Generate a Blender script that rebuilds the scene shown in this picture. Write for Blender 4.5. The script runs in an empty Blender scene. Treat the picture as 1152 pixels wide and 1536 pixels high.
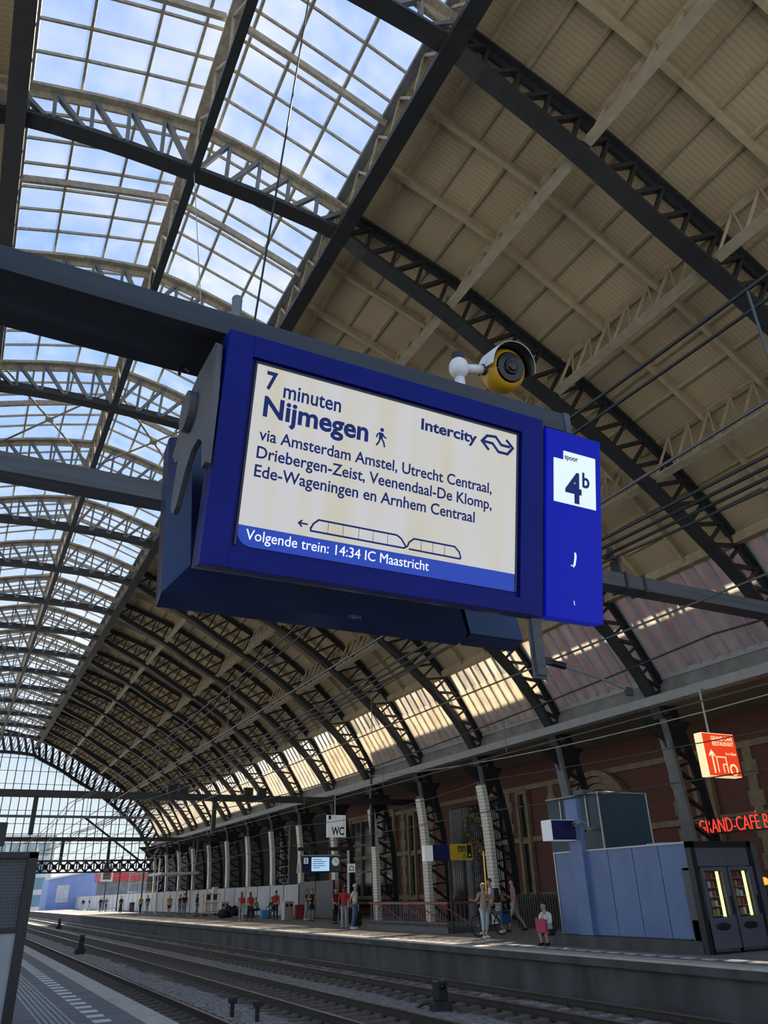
import bpy, bmesh, math, random
from mathutils import Vector, Matrix
random.seed(7)
S = bpy.context.scene
COL = S.collection
V = Vector
PI = math.pi

# ------------------------------------------------------------------ camera, sky, sun, exposure
YAW, PITCH, ROLL, FPX = 0.490818513, 0.463579179, -0.031423308, 1135.02084
EYE = V((0, 0, 1.55))
fw = V((math.sin(YAW) * math.cos(PITCH), math.cos(YAW) * math.cos(PITCH), math.sin(PITCH)))
r0 = V((math.cos(YAW), -math.sin(YAW), 0)); u0 = r0.cross(fw)
rt = math.cos(ROLL) * r0 + math.sin(ROLL) * u0
up = -math.sin(ROLL) * r0 + math.cos(ROLL) * u0
cam = bpy.data.cameras.new('camera'); cam.sensor_fit = 'VERTICAL'; cam.sensor_height = 36.0
cam.lens = FPX / 1536 * 36.0; cam.clip_end = 1500
camo = bpy.data.objects.new('camera', cam); COL.objects.link(camo)
camo.matrix_world = Matrix(((rt.x, up.x, -fw.x, EYE.x), (rt.y, up.y, -fw.y, EYE.y), (rt.z, up.z, -fw.z, EYE.z), (0, 0, 0, 1)))
S.camera = camo
S.view_settings.view_transform = 'Standard'; S.view_settings.look = 'None'
S.view_settings.gamma = 1.0; S.view_settings.use_curve_mapping = False
S.view_settings.exposure = -0.5

W = bpy.data.worlds.new('sky'); S.world = W; W.use_nodes = True
nt = W.node_tree; nt.nodes.clear()
def N(t, **k):
    n = nt.nodes.new(t)
    for a, b in k.items(): setattr(n, a, b)
    return n
tc = N('ShaderNodeTexCoord'); sep = N('ShaderNodeSeparateXYZ'); nt.links.new(tc.outputs['Generated'], sep.inputs[0])
cr = N('ShaderNodeValToRGB'); nt.links.new(sep.outputs['Z'], cr.inputs[0])
e = cr.color_ramp.elements
e[0].position = 0.0; e[0].color = (0.90, 0.93, 0.93, 1); e[1].position = 1.0; e[1].color = (0.22, 0.44, 0.98, 1)
m_ = e.new(0.45); m_.color = (0.36, 0.60, 1.0, 1)
mp = N('ShaderNodeMapping'); mp.inputs['Scale'].default_value = (1.0, 1.0, 2.2); nt.links.new(tc.outputs['Generated'], mp.inputs[0])
nz = N('ShaderNodeTexNoise'); nz.inputs['Scale'].default_value = 2.6; nz.inputs['Detail'].default_value = 7; nt.links.new(mp.outputs[0], nz.inputs['Vector'])
cl = N('ShaderNodeValToRGB'); nt.links.new(nz.outputs['Fac'], cl.inputs[0])
cl.color_ramp.elements[0].position = 0.50; cl.color_ramp.elements[1].position = 0.80
mx = N('ShaderNodeMixRGB'); nt.links.new(cl.outputs[0], mx.inputs[0]); nt.links.new(cr.outputs[0], mx.inputs[1]); mx.inputs[2].default_value = (0.95, 0.97, 1.0, 1)
bg = N('ShaderNodeBackground'); bg.inputs['Strength'].default_value = 1.55; nt.links.new(mx.outputs[0], bg.inputs[0])
wo = N('ShaderNodeOutputWorld'); nt.links.new(bg.outputs[0], wo.inputs[0])

sun = bpy.data.lights.new('sun', 'SUN'); sun.energy = 21.0; sun.color = (1.0, 0.87, 0.66); sun.angle = math.radians(0.6)
suno = bpy.data.objects.new('sun', sun); COL.objects.link(suno)
SUND = V((1.0, 0.7, 1.6))
suno.rotation_euler = (-SUND).to_track_quat('-Z', 'Y').to_euler(); suno.location = (60, 42, 96)

# ------------------------------------------------------------------ materials
def mat(name, col, rough=0.6, metal=0.0, var=0.0, scale=6.0, bump=0.0, spec=0.5, emit=None, estr=0.0, stretch=(1, 1, 1)):
    m = bpy.data.materials.new(name); m.use_nodes = True
    t = m.node_tree; b = t.nodes['Principled BSDF']
    b.inputs['Base Color'].default_value = (*col, 1); b.inputs['Roughness'].default_value = rough
    b.inputs['Metallic'].default_value = metal; b.inputs['Specular IOR Level'].default_value = spec
    if emit:
        b.inputs['Emission Color'].default_value = (*emit, 1); b.inputs['Emission Strength'].default_value = estr
    if var or bump:
        c = t.nodes.new('ShaderNodeTexCoord'); mpp = t.nodes.new('ShaderNodeMapping'); mpp.inputs['Scale'].default_value = stretch
        n = t.nodes.new('ShaderNodeTexNoise'); n.inputs['Scale'].default_value = scale; n.inputs['Detail'].default_value = 5
        t.links.new(c.outputs['Object'], mpp.inputs[0]); t.links.new(mpp.outputs[0], n.inputs['Vector'])
        if var:
            r = t.nodes.new('ShaderNodeValToRGB'); r.color_ramp.elements[0].position = 0.3; r.color_ramp.elements[1].position = 0.7
            r.color_ramp.elements[0].color = (*[max(0, x * (1 - var)) for x in col], 1)
            r.color_ramp.elements[1].color = (*[min(1, x * (1 + var)) for x in col], 1)
            t.links.new(n.outputs['Fac'], r.inputs[0]); t.links.new(r.outputs[0], b.inputs['Base Color'])
        if bump:
            bp = t.nodes.new('ShaderNodeBump'); bp.inputs['Strength'].default_value = bump; bp.inputs['Distance'].default_value = 0.03
            t.links.new(n.outputs['Fac'], bp.inputs['Height']); t.links.new(bp.outputs[0], b.inputs['Normal'])
    return m

def glassmat(name, tint, dirt, dirt_amt, gloss=0.06, trans_dirt=True, scale=0.8, stretch=(1, 1, 1)):
    m = bpy.data.materials.new(name); m.use_nodes = True
    t = m.node_tree; t.nodes.clear()
    def n(k): return t.nodes.new(k)
    tr = n('ShaderNodeBsdfTransparent'); tr.inputs[0].default_value = (*tint, 1)
    tl = n('ShaderNodeBsdfTranslucent'); tl.inputs[0].default_value = (*dirt, 1)
    df = n('ShaderNodeBsdfDiffuse'); df.inputs[0].default_value = (*dirt, 1)
    md = n('ShaderNodeMixShader'); md.inputs[0].default_value = 0.3 if trans_dirt else 1.0
    t.links.new(tl.outputs[0], md.inputs[1]); t.links.new(df.outputs[0], md.inputs[2])
    c = n('ShaderNodeTexCoord'); mpp = n('ShaderNodeMapping'); mpp.inputs['Scale'].default_value = stretch
    nz = n('ShaderNodeTexNoise'); nz.inputs['Scale'].default_value = scale; nz.inputs['Detail'].default_value = 6
    t.links.new(c.outputs['Object'], mpp.inputs[0]); t.links.new(mpp.outputs[0], nz.inputs['Vector'])
    mr = n('ShaderNodeMapRange'); mr.inputs[1].default_value = 0.3; mr.inputs[2].default_value = 0.75
    mr.inputs[3].default_value = dirt_amt * 0.4; mr.inputs[4].default_value = min(1, dirt_amt * 1.6)
    t.links.new(nz.outputs['Fac'], mr.inputs[0])
    m1 = n('ShaderNodeMixShader'); t.links.new(mr.outputs[0], m1.inputs[0]); t.links.new(tr.outputs[0], m1.inputs[1]); t.links.new(md.outputs[0], m1.inputs[2])
    gl = n('ShaderNodeBsdfGlossy'); gl.inputs['Roughness'].default_value = 0.06
    m2 = n('ShaderNodeMixShader'); m2.inputs[0].default_value = gloss
    t.links.new(m1.outputs[0], m2.inputs[1]); t.links.new(gl.outputs[0], m2.inputs[2])
    o = n('ShaderNodeOutputMaterial'); t.links.new(m2.outputs[0], o.inputs[0])
    return m

def wavemat(name, col, axis, period, depth=0.3, dark=0.75, rough=0.7, var=0.12):
    """boards: fine dark joints every `period` along an object axis, plus weathering noise"""
    m = mat(name, col, rough)
    t = m.node_tree; b = t.nodes['Principled BSDF']
    c = t.nodes.new('ShaderNodeTexCoord'); s = t.nodes.new('ShaderNodeSeparateXYZ'); t.links.new(c.outputs['Object'], s.inputs[0])
    d = t.nodes.new('ShaderNodeMath'); d.operation = 'DIVIDE'; d.inputs[1].default_value = period
    f = t.nodes.new('ShaderNodeMath'); f.operation = 'FRACT'; t.links.new(s.outputs[axis], d.inputs[0]); t.links.new(d.outputs[0], f.inputs[0])
    g = t.nodes.new('ShaderNodeMath'); g.operation = 'LESS_THAN'; g.inputs[1].default_value = 0.16; t.links.new(f.outputs[0], g.inputs[0])
    nz = t.nodes.new('ShaderNodeTexNoise'); nz.inputs['Scale'].default_value = 0.5; nz.inputs['Detail'].default_value = 6; t.links.new(c.outputs['Object'], nz.inputs['Vector'])
    r = t.nodes.new('ShaderNodeValToRGB'); r.color_ramp.elements[0].position = 0.3; r.color_ramp.elements[1].position = 0.7
    r.color_ramp.elements[0].color = (*[x * (1 - var) for x in col], 1); r.color_ramp.elements[1].color = (*[x * (1 + var) for x in col], 1)
    t.links.new(nz.outputs['Fac'], r.inputs[0])
    mm = t.nodes.new('ShaderNodeMixRGB'); mm.blend_type = 'MULTIPLY'; t.links.new(g.outputs[0], mm.inputs[0]); t.links.new(r.outputs[0], mm.inputs[1])
    mm.inputs[2].default_value = (dark, dark, dark, 1); t.links.new(mm.outputs[0], b.inputs['Base Color'])
    bp = t.nodes.new('ShaderNodeBump'); bp.inputs['Strength'].default_value = depth; bp.inputs['Distance'].default_value = 0.02; bp.invert = True
    t.links.new(g.outputs[0], bp.inputs['Height']); t.links.new(bp.outputs[0], b.inputs['Normal'])
    return m

def brickmat(name, c1, c2, mortar, sx, sy, scale, plane='YZ', rough=0.8, off=0.5):
    m = mat(name, c1, rough); t = m.node_tree; b = t.nodes['Principled BSDF']
    c = t.nodes.new('ShaderNodeTexCoord'); s = t.nodes.new('ShaderNodeSeparateXYZ'); cb = t.nodes.new('ShaderNodeCombineXYZ')
    t.links.new(c.outputs['Object'], s.inputs[0])
    t.links.new(s.outputs[plane[0]], cb.inputs[0]); t.links.new(s.outputs[plane[1]], cb.inputs[1])
    k = t.nodes.new('ShaderNodeTexBrick'); t.links.new(cb.outputs[0], k.inputs['Vector'])
    k.inputs['Color1'].default_value = (*c1, 1); k.inputs['Color2'].default_value = (*c2, 1); k.inputs['Mortar'].default_value = (*mortar, 1)
    k.inputs['Scale'].default_value = scale; k.inputs['Brick Width'].default_value = sx; k.inputs['Row Height'].default_value = sy
    k.inputs['Mortar Size'].default_value = 0.012; k.offset = off
    t.links.new(k.outputs['Color'], b.inputs['Base Color'])
    return m

M = dict(
    iron=mat('dark_iron_paint', (0.018, 0.019, 0.021), 0.55, 0, 0.25, 3),
    iron_mid=mat('grey_iron_paint', (0.16, 0.17, 0.18), 0.6, 0, 0.2, 3),
    iron_beige=mat('sunlit_beige_iron', (0.36, 0.32, 0.25), 0.7, 0, 0.25, 8),  # beige holds the sunlight on the skylight ironwork in its colour
    purlin=mat('pale_purlin_paint', (0.31, 0.27, 0.19), 0.6, 0, 0.15, 4),
    rafter=mat('rafter_paint', (0.36, 0.285, 0.175), 0.65, 0, 0.15, 3),
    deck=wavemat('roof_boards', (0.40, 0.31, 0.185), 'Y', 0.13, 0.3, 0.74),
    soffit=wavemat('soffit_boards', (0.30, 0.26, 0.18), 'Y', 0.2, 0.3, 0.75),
    sky_glass=glassmat('dusty_skylight_glass', (0.86, 0.90, 0.93), (0.75, 0.72, 0.62), 0.10, 0.03, True, 1.3),
    band_glass=glassmat('grimy_band_glass', (0.72, 0.70, 0.74), (0.82, 0.74, 0.60), 0.40, 0.04, True, 0.7, (1, 2.5, .5)),
    band_sheet=glassmat('warm_diffusing_sheet', (0.85, 0.82, 0.75), (0.85, 0.76, 0.56), 0.45, 0.02, True, 1.1),  # warm-tinted translucent sheet over the lower glass band
    gable_glass=glassmat('gable_glass', (0.84, 0.92, 0.93), (0.75, 0.8, 0.75), 0.10, 0.03, True, 0.3),
    clear=glassmat('clear_glass', (0.9, 0.92, 0.92), (0.5, 0.5, 0.5), 0.03, 0.06),
    white_col=brickmat('white_glazed_brick', (0.86, 0.83, 0.70), (0.80, 0.77, 0.66), (0.30, 0.28, 0.24), 0.22, 0.16, 1.0, 'YZ', 0.35),
    gutter=mat('gutter_grey', (0.30, 0.31, 0.31), 0.5, 0, 0.1, 2),
    brick=brickmat('red_brick', (0.20, 0.055, 0.035), (0.15, 0.045, 0.03), (0.10, 0.07, 0.06), 0.22, 0.07, 1.0, 'YZ'),
    stone=mat('sandstone', (0.26, 0.21, 0.13), 0.8, 0, 0.25, 2.5, 0.2),
    win_dark=mat('dark_window_pane', (0.02, 0.02, 0.02), 0.12),
    wood=mat('varnished_wood', (0.16, 0.07, 0.035), 0.4, 0, 0.2, 5),
    gold=mat('gilded_metal', (0.75, 0.52, 0.10), 0.3, 0.9),
    beam=mat('beam_paint', (0.022, 0.023, 0.026), 0.45, 0, 0.45, 1.6, 0.25, 0.5, None, 0, (0.6, 6, 6)),
    beam_grey=mat('beam_grey_paint', (0.065, 0.07, 0.078), 0.45, 0, 0.3, 1.6, 0.2, 0.5, None, 0, (0.6, 6, 6)),
    blue=mat('display_blue', (0.003, 0.010, 0.17), 0.3, 0, 0.12, 2, 0, 0.12),
    blue_lit=mat('number_panel_blue', (0.001, 0.006, 0.27), 0.3, 0, 0, 1, 0, 0.15, (0.0, 0.006, 0.34), 0.75),
    blue_dark=mat('housing_blue', (0.008, 0.016, 0.075), 0.2, 0, 0.2, 2),
    grey_arm=mat('bracket_grey', (0.085, 0.085, 0.09), 0.55, 0, 0.15, 5),
    ink=mat('screen_ink', (0.004, 0.012, 0.09), 0.5, 0, 0, 1, 0, 0.2, (0.01, 0.03, 0.20), 0.5),
    sc_white=mat('screen_white_text', (0.8, 0.8, 0.85), 0.5, 0, 0, 1, 0, 0.2, (0.75, 0.78, 0.95), 1.0),
    sc_blue=mat('screen_blue_strip', (0.01, 0.03, 0.2), 0.4, 0, 0, 1, 0, 0.3, (0.015, 0.055, 0.42), 1.0),
    plate=mat('white_lit_plate', (0.78, 0.85, 0.82), 0.4, 0, 0, 1, 0, 0.3, (0.72, 0.84, 0.76), 0.8),
    blackp=mat('black_plastic', (0.012, 0.012, 0.014), 0.4),
    lens=mat('lens_glass', (0.004, 0.004, 0.005), 0.05),
    yellow=mat('yellow_plastic', (0.62, 0.33, 0.015), 0.25),
    white=mat('white_paint', (0.72, 0.72, 0.72), 0.4, 0, 0.08, 8),
    grey=mat('grey_paint', (0.32, 0.33, 0.34), 0.5, 0, 0.08, 5),
    lgrey=mat('light_grey_panel', (0.56, 0.56, 0.55), 0.6, 0, 0.12, 1.2),
    dgrey=mat('dark_grey_panel', (0.09, 0.095, 0.10), 0.5, 0, 0.15, 3),
    cable=mat('black_cable', (0.012, 0.012, 0.012), 0.5),
    wire=mat('copper_wire', (0.10, 0.10, 0.10), 0.4, 0.5),
    rail=mat('rail_steel_brown', (0.06, 0.045, 0.035), 0.6, 0.3, 0.3, 8),
    rail_top=mat('polished_rail_head', (0.55, 0.54, 0.52), 0.28, 1.0),
    sleeper=mat('sleeper_concrete', (0.14, 0.12, 0.10), 0.85, 0, 0.25, 5, 0.2),
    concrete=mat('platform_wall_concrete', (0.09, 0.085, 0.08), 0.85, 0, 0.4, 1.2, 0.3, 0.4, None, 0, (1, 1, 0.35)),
    kerb=mat('platform_kerb', (0.52, 0.49, 0.43), 0.8, 0, 0.15, 4, 0.1),
    paint_white=mat('white_line_paint', (0.75, 0.75, 0.72), 0.6, 0, 0.12, 14),
    tactile=mat('tactile_paving', (0.42, 0.42, 0.40), 0.75, 0, 0.12, 8),
    kiosk=mat('kiosk_blue_panel', (0.12, 0.19, 0.36), 0.4, 0, 0.10, 1.6),
    kiosk_dk=mat('kiosk_teal_panel', (0.035, 0.065, 0.085), 0.5, 0, 0.12, 1.5),
    vend=mat('vending_grey', (0.09, 0.095, 0.11), 0.45, 0, 0.12, 3),
    tube=mat('fluorescent_tube', (1, 0.95, 0.6), 0.5, 0, 0, 1, 0, 0.5, (1.0, 0.90, 0.42), 2.2),
    neon=mat('red_neon_tube', (0.6, 0.03, 0.02), 0.4, 0, 0, 1, 0, 0.5, (1.0, 0.05, 0.03), 1.8),
    orange=mat('orange_lamp', (1, 0.4, 0.05), 0.4, 0, 0, 1, 0, 0.5, (1.0, 0.35, 0.04), 2.0),
    signred=mat('lit_red_sign', (0.8, 0.07, 0.02), 0.4, 0, 0, 1, 0, 0.5, (0.9, 0.055, 0.015), 1.1),
    signcream=mat('lit_cream_sign', (0.9, 0.75, 0.45), 0.4, 0, 0, 1, 0, 0.5, (1.0, 0.75, 0.40), 1.2),
    signyel=mat('yellow_sign', (0.70, 0.42, 0.02), 0.5), navy=mat('navy_sign', (0.006, 0.012, 0.09), 0.35),
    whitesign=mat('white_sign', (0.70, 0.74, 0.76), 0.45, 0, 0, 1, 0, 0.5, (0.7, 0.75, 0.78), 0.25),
    green=mat('green_sign', (0.03, 0.35, 0.16), 0.5), lcd=mat('lcd_screen', (0.3, 0.5, 0.7), 0.4, 0, 0, 1, 0, 0.5, (0.42, 0.68, 0.95), 1.1),
    red=mat('red_paint', (0.45, 0.03, 0.03), 0.45), handrail=mat('brown_handrail', (0.22, 0.08, 0.05), 0.45),
    silver=mat('brushed_steel', (0.45, 0.46, 0.47), 0.4, 0.4), galv=mat('galvanised_tube', (0.42, 0.43, 0.42), 0.5, 0.3),
    skin=mat('skin', (0.50, 0.30, 0.20), 0.55), skin_dk=mat('dark_skin', (0.13, 0.07, 0.045), 0.5),
    hair_dk=mat('dark_hair', (0.02, 0.013, 0.01), 0.5), hair_wh=mat('white_hair', (0.80, 0.74, 0.56), 0.6), hair_br=mat('brown_hair', (0.08, 0.04, 0.02), 0.5),
)
def cloth(name, col): 
    k = 'cloth_' + name
    if k not in M: M[k] = mat(name + '_cloth', col, 0.85, 0, 0.12, 18)
    return M[k]

# display picture: cream, with the faint vertical yellow banding of its backlight
def screenmat():
    m = mat('lit_screen', (0.5, 0.5, 0.45), 0.35, spec=0.2); t = m.node_tree; b = t.nodes['Principled BSDF']
    c = t.nodes.new('ShaderNodeTexCoord'); mpp = t.nodes.new('ShaderNodeMapping'); mpp.inputs['Scale'].default_value = (1, 1, 0.08)
    n = t.nodes.new('ShaderNodeTexNoise'); n.inputs['Scale'].default_value = 7.0; n.inputs['Detail'].default_value = 2
    t.links.new(c.outputs['Object'], mpp.inputs[0]); t.links.new(mpp.outputs[0], n.inputs['Vector'])
    r = t.nodes.new('ShaderNodeValToRGB'); r.color_ramp.elements[0].position = 0.35; r.color_ramp.elements[1].position = 0.62
    r.color_ramp.elements[0].color = (0.64, 0.60, 0.46, 1); r.color_ramp.elements[1].color = (0.66, 0.65, 0.66, 1)
    t.links.new(n.outputs['Fac'], r.inputs[0]); t.links.new(r.outputs[0], b.inputs['Emission Color']); b.inputs['Emission Strength'].default_value = 1.12
    b.inputs['Base Color'].default_value = (0.12, 0.12, 0.12, 1)
    return m
M['screen'] = screenmat()

# ------------------------------------------------------------------ mesh helpers
class MB:
    def __init__(s): s.v = []; s.f = []
    def add(s, vs, fs):
        o = len(s.v); s.v += [tuple(p) for p in vs]; s.f += [tuple(i + o for i in f) for f in fs]; return s
    def box(s, x0, x1, y0, y1, z0, z1):
        return s.add([(x, y, z) for z in (z0, z1) for y in (y0, y1) for x in (x0, x1)],
                     [(0, 2, 3, 1), (4, 5, 7, 6), (0, 1, 5, 4), (2, 6, 7, 3), (0, 4, 6, 2), (1, 3, 7, 5)])
    def bar(s, a, b, w, h, upv=(0, 0, 1)):
        a, b = V(a), V(b); d = (b - a)
        if d.length < 1e-6: return s
        d.normalize(); x = d.cross(V(upv))
        if x.length < 1e-4: x = d.cross(V((1, 0, 0)))
        x.normalize(); y = x.cross(d)
        q = [(-w / 2, -h / 2), (w / 2, -h / 2), (w / 2, h / 2), (-w / 2, h / 2)]
        vs = [p + x * i + y * j for p in (a, b) for i, j in q]
        return s.add(vs, [(3, 2, 1, 0), (4, 5, 6, 7), (0, 1, 5, 4), (1, 2, 6, 5), (2, 3, 7, 6), (3, 0, 4, 7)])
    def tube(s, pts, r, n=8, cap=True):
        pts = [V(p) for p in pts]; rs = r if isinstance(r, (list, tuple)) else [r] * len(pts)
        o = len(s.v); X = None
        for i, p in enumerate(pts):
            d = (pts[min(i + 1, len(pts) - 1)] - pts[max(i - 1, 0)]).normalized()
            if X is None: X = d.orthogonal().normalized()
            X = (X - d * X.dot(d)).normalized(); Y = d.cross(X)
            for k in range(n):
                a = 2 * PI * k / n; s.v.append(tuple(p + (X * math.cos(a) + Y * math.sin(a)) * rs[i]))
        for i in range(len(pts) - 1):
            for k in range(n):
                a, b = o + i * n + k, o + i * n + (k + 1) % n; s.f.append((a, b, b + n, a + n))
        if cap:
            s.f.append(tuple(o + k for k in reversed(range(n)))); e = o + (len(pts) - 1) * n; s.f.append(tuple(e + k for k in range(n)))
        return s
    def prism(s, poly, axis, a, b):
        """poly in the two other axes, extruded along axis from a to b"""
        def pt(p, h): return {'x': (h, p[0], p[1]), 'y': (p[0], h, p[1]), 'z': (p[0], p[1], h)}[axis]
        n = len(poly)
        return s.add([pt(p, a) for p in poly] + [pt(p, b) for p in poly],
                     [tuple(range(n)), tuple(reversed(range(n, 2 * n)))] + [(i, i + n, (i + 1) % n + n, (i + 1) % n) for i in range(n)])
    def sphere(s, c, r, nu=16, nv=10, sq=(1, 1, 1), v0=0.0, v1=1.0):
        o = len(s.v)
        for j in range(nv + 1):
            th = PI * (v0 + (v1 - v0) * j / nv)
            for i in range(nu):
                a = 2 * PI * i / nu
                s.v.append((c[0] + r * sq[0] * math.sin(th) * math.cos(a), c[1] + r * sq[1] * math.sin(th) * math.sin(a), c[2] + r * sq[2] * math.cos(th)))
        for j in range(nv):
            for i in range(nu):
                a, b = o + j * nu + i, o + j * nu + (i + 1) % nu; s.f.append((a, a + nu, b + nu, b))
        return s
    def ribbon(s, pts, w, y0, y1, closed=False):
        """flat stroke in the x,z plane, thickness y0..y1"""
        P_ = [V((p[0], p[1])) for p in pts]; n = len(P_); L = []; R = []
        for i, p in enumerate(P_):
            a = P_[i - 1] if (i > 0 or closed) else None; b = P_[(i + 1) % n] if (i < n - 1 or closed) else None
            d1 = (p - a).normalized() if a is not None else None; d2 = (b - p).normalized() if b is not None else None
            if d1 is None: d1 = d2
            if d2 is None: d2 = d1
            t = (d1 + d2); t = t.normalized() if t.length > 1e-6 else d1
            nn = V((-t.y, t.x)); k = 1 / max(0.5, nn.dot(V((-d1.y, d1.x))))
            L.append(p + nn * w / 2 * k); R.append(p - nn * w / 2 * k)
        for i in range(n if closed else n - 1):
            j = (i + 1) % n; s.prism([L[i], L[j], R[j], R[i]], 'y', y0, y1)
        return s
    def build(s, name, m, parent=None, smooth=False, bevel=0.0, fix=True):
        me = bpy.data.meshes.new(name); me.from_pydata(s.v, [], s.f); me.validate()
        bm = bmesh.new(); bm.from_mesh(me)
        if fix: bmesh.ops.recalc_face_normals(bm, faces=bm.faces)
        if bevel: bmesh.ops.bevel(bm, geom=[e for e in bm.edges if len(e.link_faces) == 2 and e.calc_face_angle(0) > 0.5], offset=bevel, segments=2, affect='EDGES', profile=0.7)
        bm.to_mesh(me); bm.free()
        if smooth:
            for p in me.polygons: p.use_smooth = True
        o = bpy.data.objects.new(name, me); COL.objects.link(o)
        me.materials.append(M[m] if isinstance(m, str) else m)
        if parent is not None: o.parent = parent
        return o

def tag(o, label=None, cat=None, group=None, kind=None):
    if label: o['label'] = label
    if cat: o['category'] = cat
    if group: o['group'] = group
    if kind: o['kind'] = kind
    return o
def thing(name, label, cat, loc=(0, 0, 0), rotz=0.0, group=None):
    o = bpy.data.objects.new(name, None); COL.objects.link(o); o.empty_display_size = 0.2
    o.location = loc; o.rotation_euler = (0, 0, rotz)
    return tag(o, label, cat, group)
def struct(o, label=None, cat=None): return tag(o, label, cat, None, 'structure')
def copy_tree(o, parent=None):
    c = o.copy(); COL.objects.link(c)
    if parent is not None: c.parent = parent
    for ch in list(o.children): copy_tree(ch, c)
    return c
def ordn(n): return {1: 'first', 2: 'second', 3: 'third', 4: 'fourth', 5: 'fifth', 6: 'sixth', 7: 'seventh', 8: 'eighth', 9: 'ninth', 10: 'tenth', 11: 'eleventh', 12: 'twelfth'}.get(n, f'{n}th' if n % 10 not in (1, 2, 3) or 10 < n % 100 < 14 else f"{n}{['st','nd','rd'][n % 10 - 1]}")

CAPH = None
def text(name, s, m, parent, pos, width, cap, bold=0.0, rot=None, depth=0.002, y_up=True):
    """lettering facing -Y (or rotated by rot), left end of the baseline at pos"""
    global CAPH
    def mk(st, b):
        c = bpy.data.curves.new('t', 'FONT'); c.body = st; c.extrude = 0.01; c.offset = b; c.resolution_u = 3
        o = bpy.data.objects.new('t', c); COL.objects.link(o); bpy.context.view_layer.update()
        me = bpy.data.meshes.new_from_object(o.evaluated_get(bpy.context.evaluated_depsgraph_get()))
        bpy.data.objects.remove(o); bpy.data.curves.remove(c); return me
    if CAPH is None:
        h = mk('H', 0); CAPH = max(v.co.y for v in h.vertices); bpy.data.meshes.remove(h)
    me = mk(s, bold); me.name = name
    x0 = min(v.co.x for v in me.vertices); x1 = max(v.co.x for v in me.vertices)
    for v in me.vertices:
        a, b, d = (v.co.x - x0) * width / (x1 - x0), v.co.y * cap / CAPH, v.co.z / 0.01 * depth / 2
        v.co = (a, -d, b)
    o = bpy.data.objects.new(name, me); COL.objects.link(o); me.materials.clear(); me.materials.append(M[m])
    o.location = pos
    if rot: o.rotation_euler = rot
    if parent is not None: o.parent = parent
    return o

Z0 = 1.55
# ------------------------------------------------------------------ hall section (x from the ridge, z above platform)
RX = 2.36; BAY = 6.12; RIB0 = 14.67; YEND = RIB0 + 15 * BAY
INN = [(0, 17.36), (2, 17.33), (4.2, 17.12), (5, 16.72), (7.7, 15.5), (9.85, 14.25), (12.5, 12.85), (15.2, 11.05), (18, 8.75), (19.2, 7.35), (20, 6.1), (20.35, 4.2), (20.55, 2.2), (20.64, -1.55)]
OUT = [(0, 19.2), (2, 18.85), (4.2, 18.2), (5.6, 17.75), (8.5, 16.75), (10.95, 15.5), (13.6, 14.1), (16.3, 12.2), (18.6, 9.85), (20.2, 7.45), (20.9, 5.9), (21.5, 3.8), (21.8, 2), (21.9, -1.55)]
def cat(pts, n):
    """Catmull-Rom through pts, n samples per span, then absolute z"""
    P_ = [V(p) for p in pts]; P_ = [2 * P_[0] - P_[1]] + P_ + [2 * P_[-1] - P_[-2]]; o = []
    for i in range(1, len(P_) - 2):
        for k in range(n):
            t = k / n; a, b, c, d = P_[i - 1:i + 3]
            o.append(0.5 * (2 * b + (c - a) * t + (2 * a - 5 * b + 4 * c - d) * t * t + (3 * b - a - 3 * c + d) * t ** 3))
    o.append(P_[-2]); return o
def resample(poly, n):
    L = [0]
    for a, b in zip(poly, poly[1:]): L.append(L[-1] + (b - a).length)
    o = []; j = 0
    for i in range(n + 1):
        s = L[-1] * i / n
        while j < len(poly) - 2 and L[j + 1] < s: j += 1
        t = (s - L[j]) / max(1e-9, L[j + 1] - L[j]); o.append(poly[j].lerp(poly[j + 1], t))
    return o
ci, co = cat(INN, 8), cat(OUT, 8)
RI0 = [V((RX + p.x, p.y + Z0)) for p in resample(ci, 36)]
RO = [V((RX + p.x, p.y + Z0)) for p in resample(co, 36)]
SKYX = 4.25
def lerp_at(pts, dx):
    for a, b in zip(pts, pts[1:]):
        if a.x <= dx <= b.x: t = (dx - a.x) / (b.x - a.x); return a.lerp(b, t)
    return pts[-1]
def ipt(dx): p = lerp_at(ci, abs(dx)); return V((RX + dx, 0, p.y + Z0))
def opt(dx): p = lerp_at(co, abs(dx)); return V((RX + dx, 0, p.y + Z0))

# ---- platforms, track bed
def slabs(name, poly_yz, *a): pass
fl = MB().box(14.55, 27.3, -6, 175, -1.2, 0.0).build('floor_right', brickmat('grey_pavers', (0.22, 0.215, 0.20), (0.18, 0.175, 0.165), (0.12, 0.12, 0.115), 0.6, 0.3, 1.0, 'YX', 0.8))
struct(fl, 'grey paved platform along the station building across the tracks', 'platform')
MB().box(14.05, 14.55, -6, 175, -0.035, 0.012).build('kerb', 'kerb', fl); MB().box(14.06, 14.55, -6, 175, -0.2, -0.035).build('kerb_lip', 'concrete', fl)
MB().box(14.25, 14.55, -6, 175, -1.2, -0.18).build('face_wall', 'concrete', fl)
b = MB()
for i in range(290): b.box(14.95, 15.12, -2 + i * 0.6, -2 + i * 0.6 + 0.3, 0, 0.006)
b.build('dashed_line', 'paint_white', fl)
b = MB().box(15.25, 15.33, -6, 175, 0, 0.006).build('edge_line', 'tactile', fl)
fl = MB().box(-14, 2.78, -8, 130, -1.2, 0.0).build('floor_left', brickmat('light_pavers', (0.20, 0.20, 0.20), (0.16, 0.16, 0.162), (0.33, 0.33, 0.32), 1.1, 0.55, 1.0, 'XY', 0.75, 0.0))
struct(fl, 'light grey paved platform in the lower left corner', 'platform')
MB().box(2.78, 3.14, -8, 130, -0.2, 0.01).build('kerb', 'kerb', fl)
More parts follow.
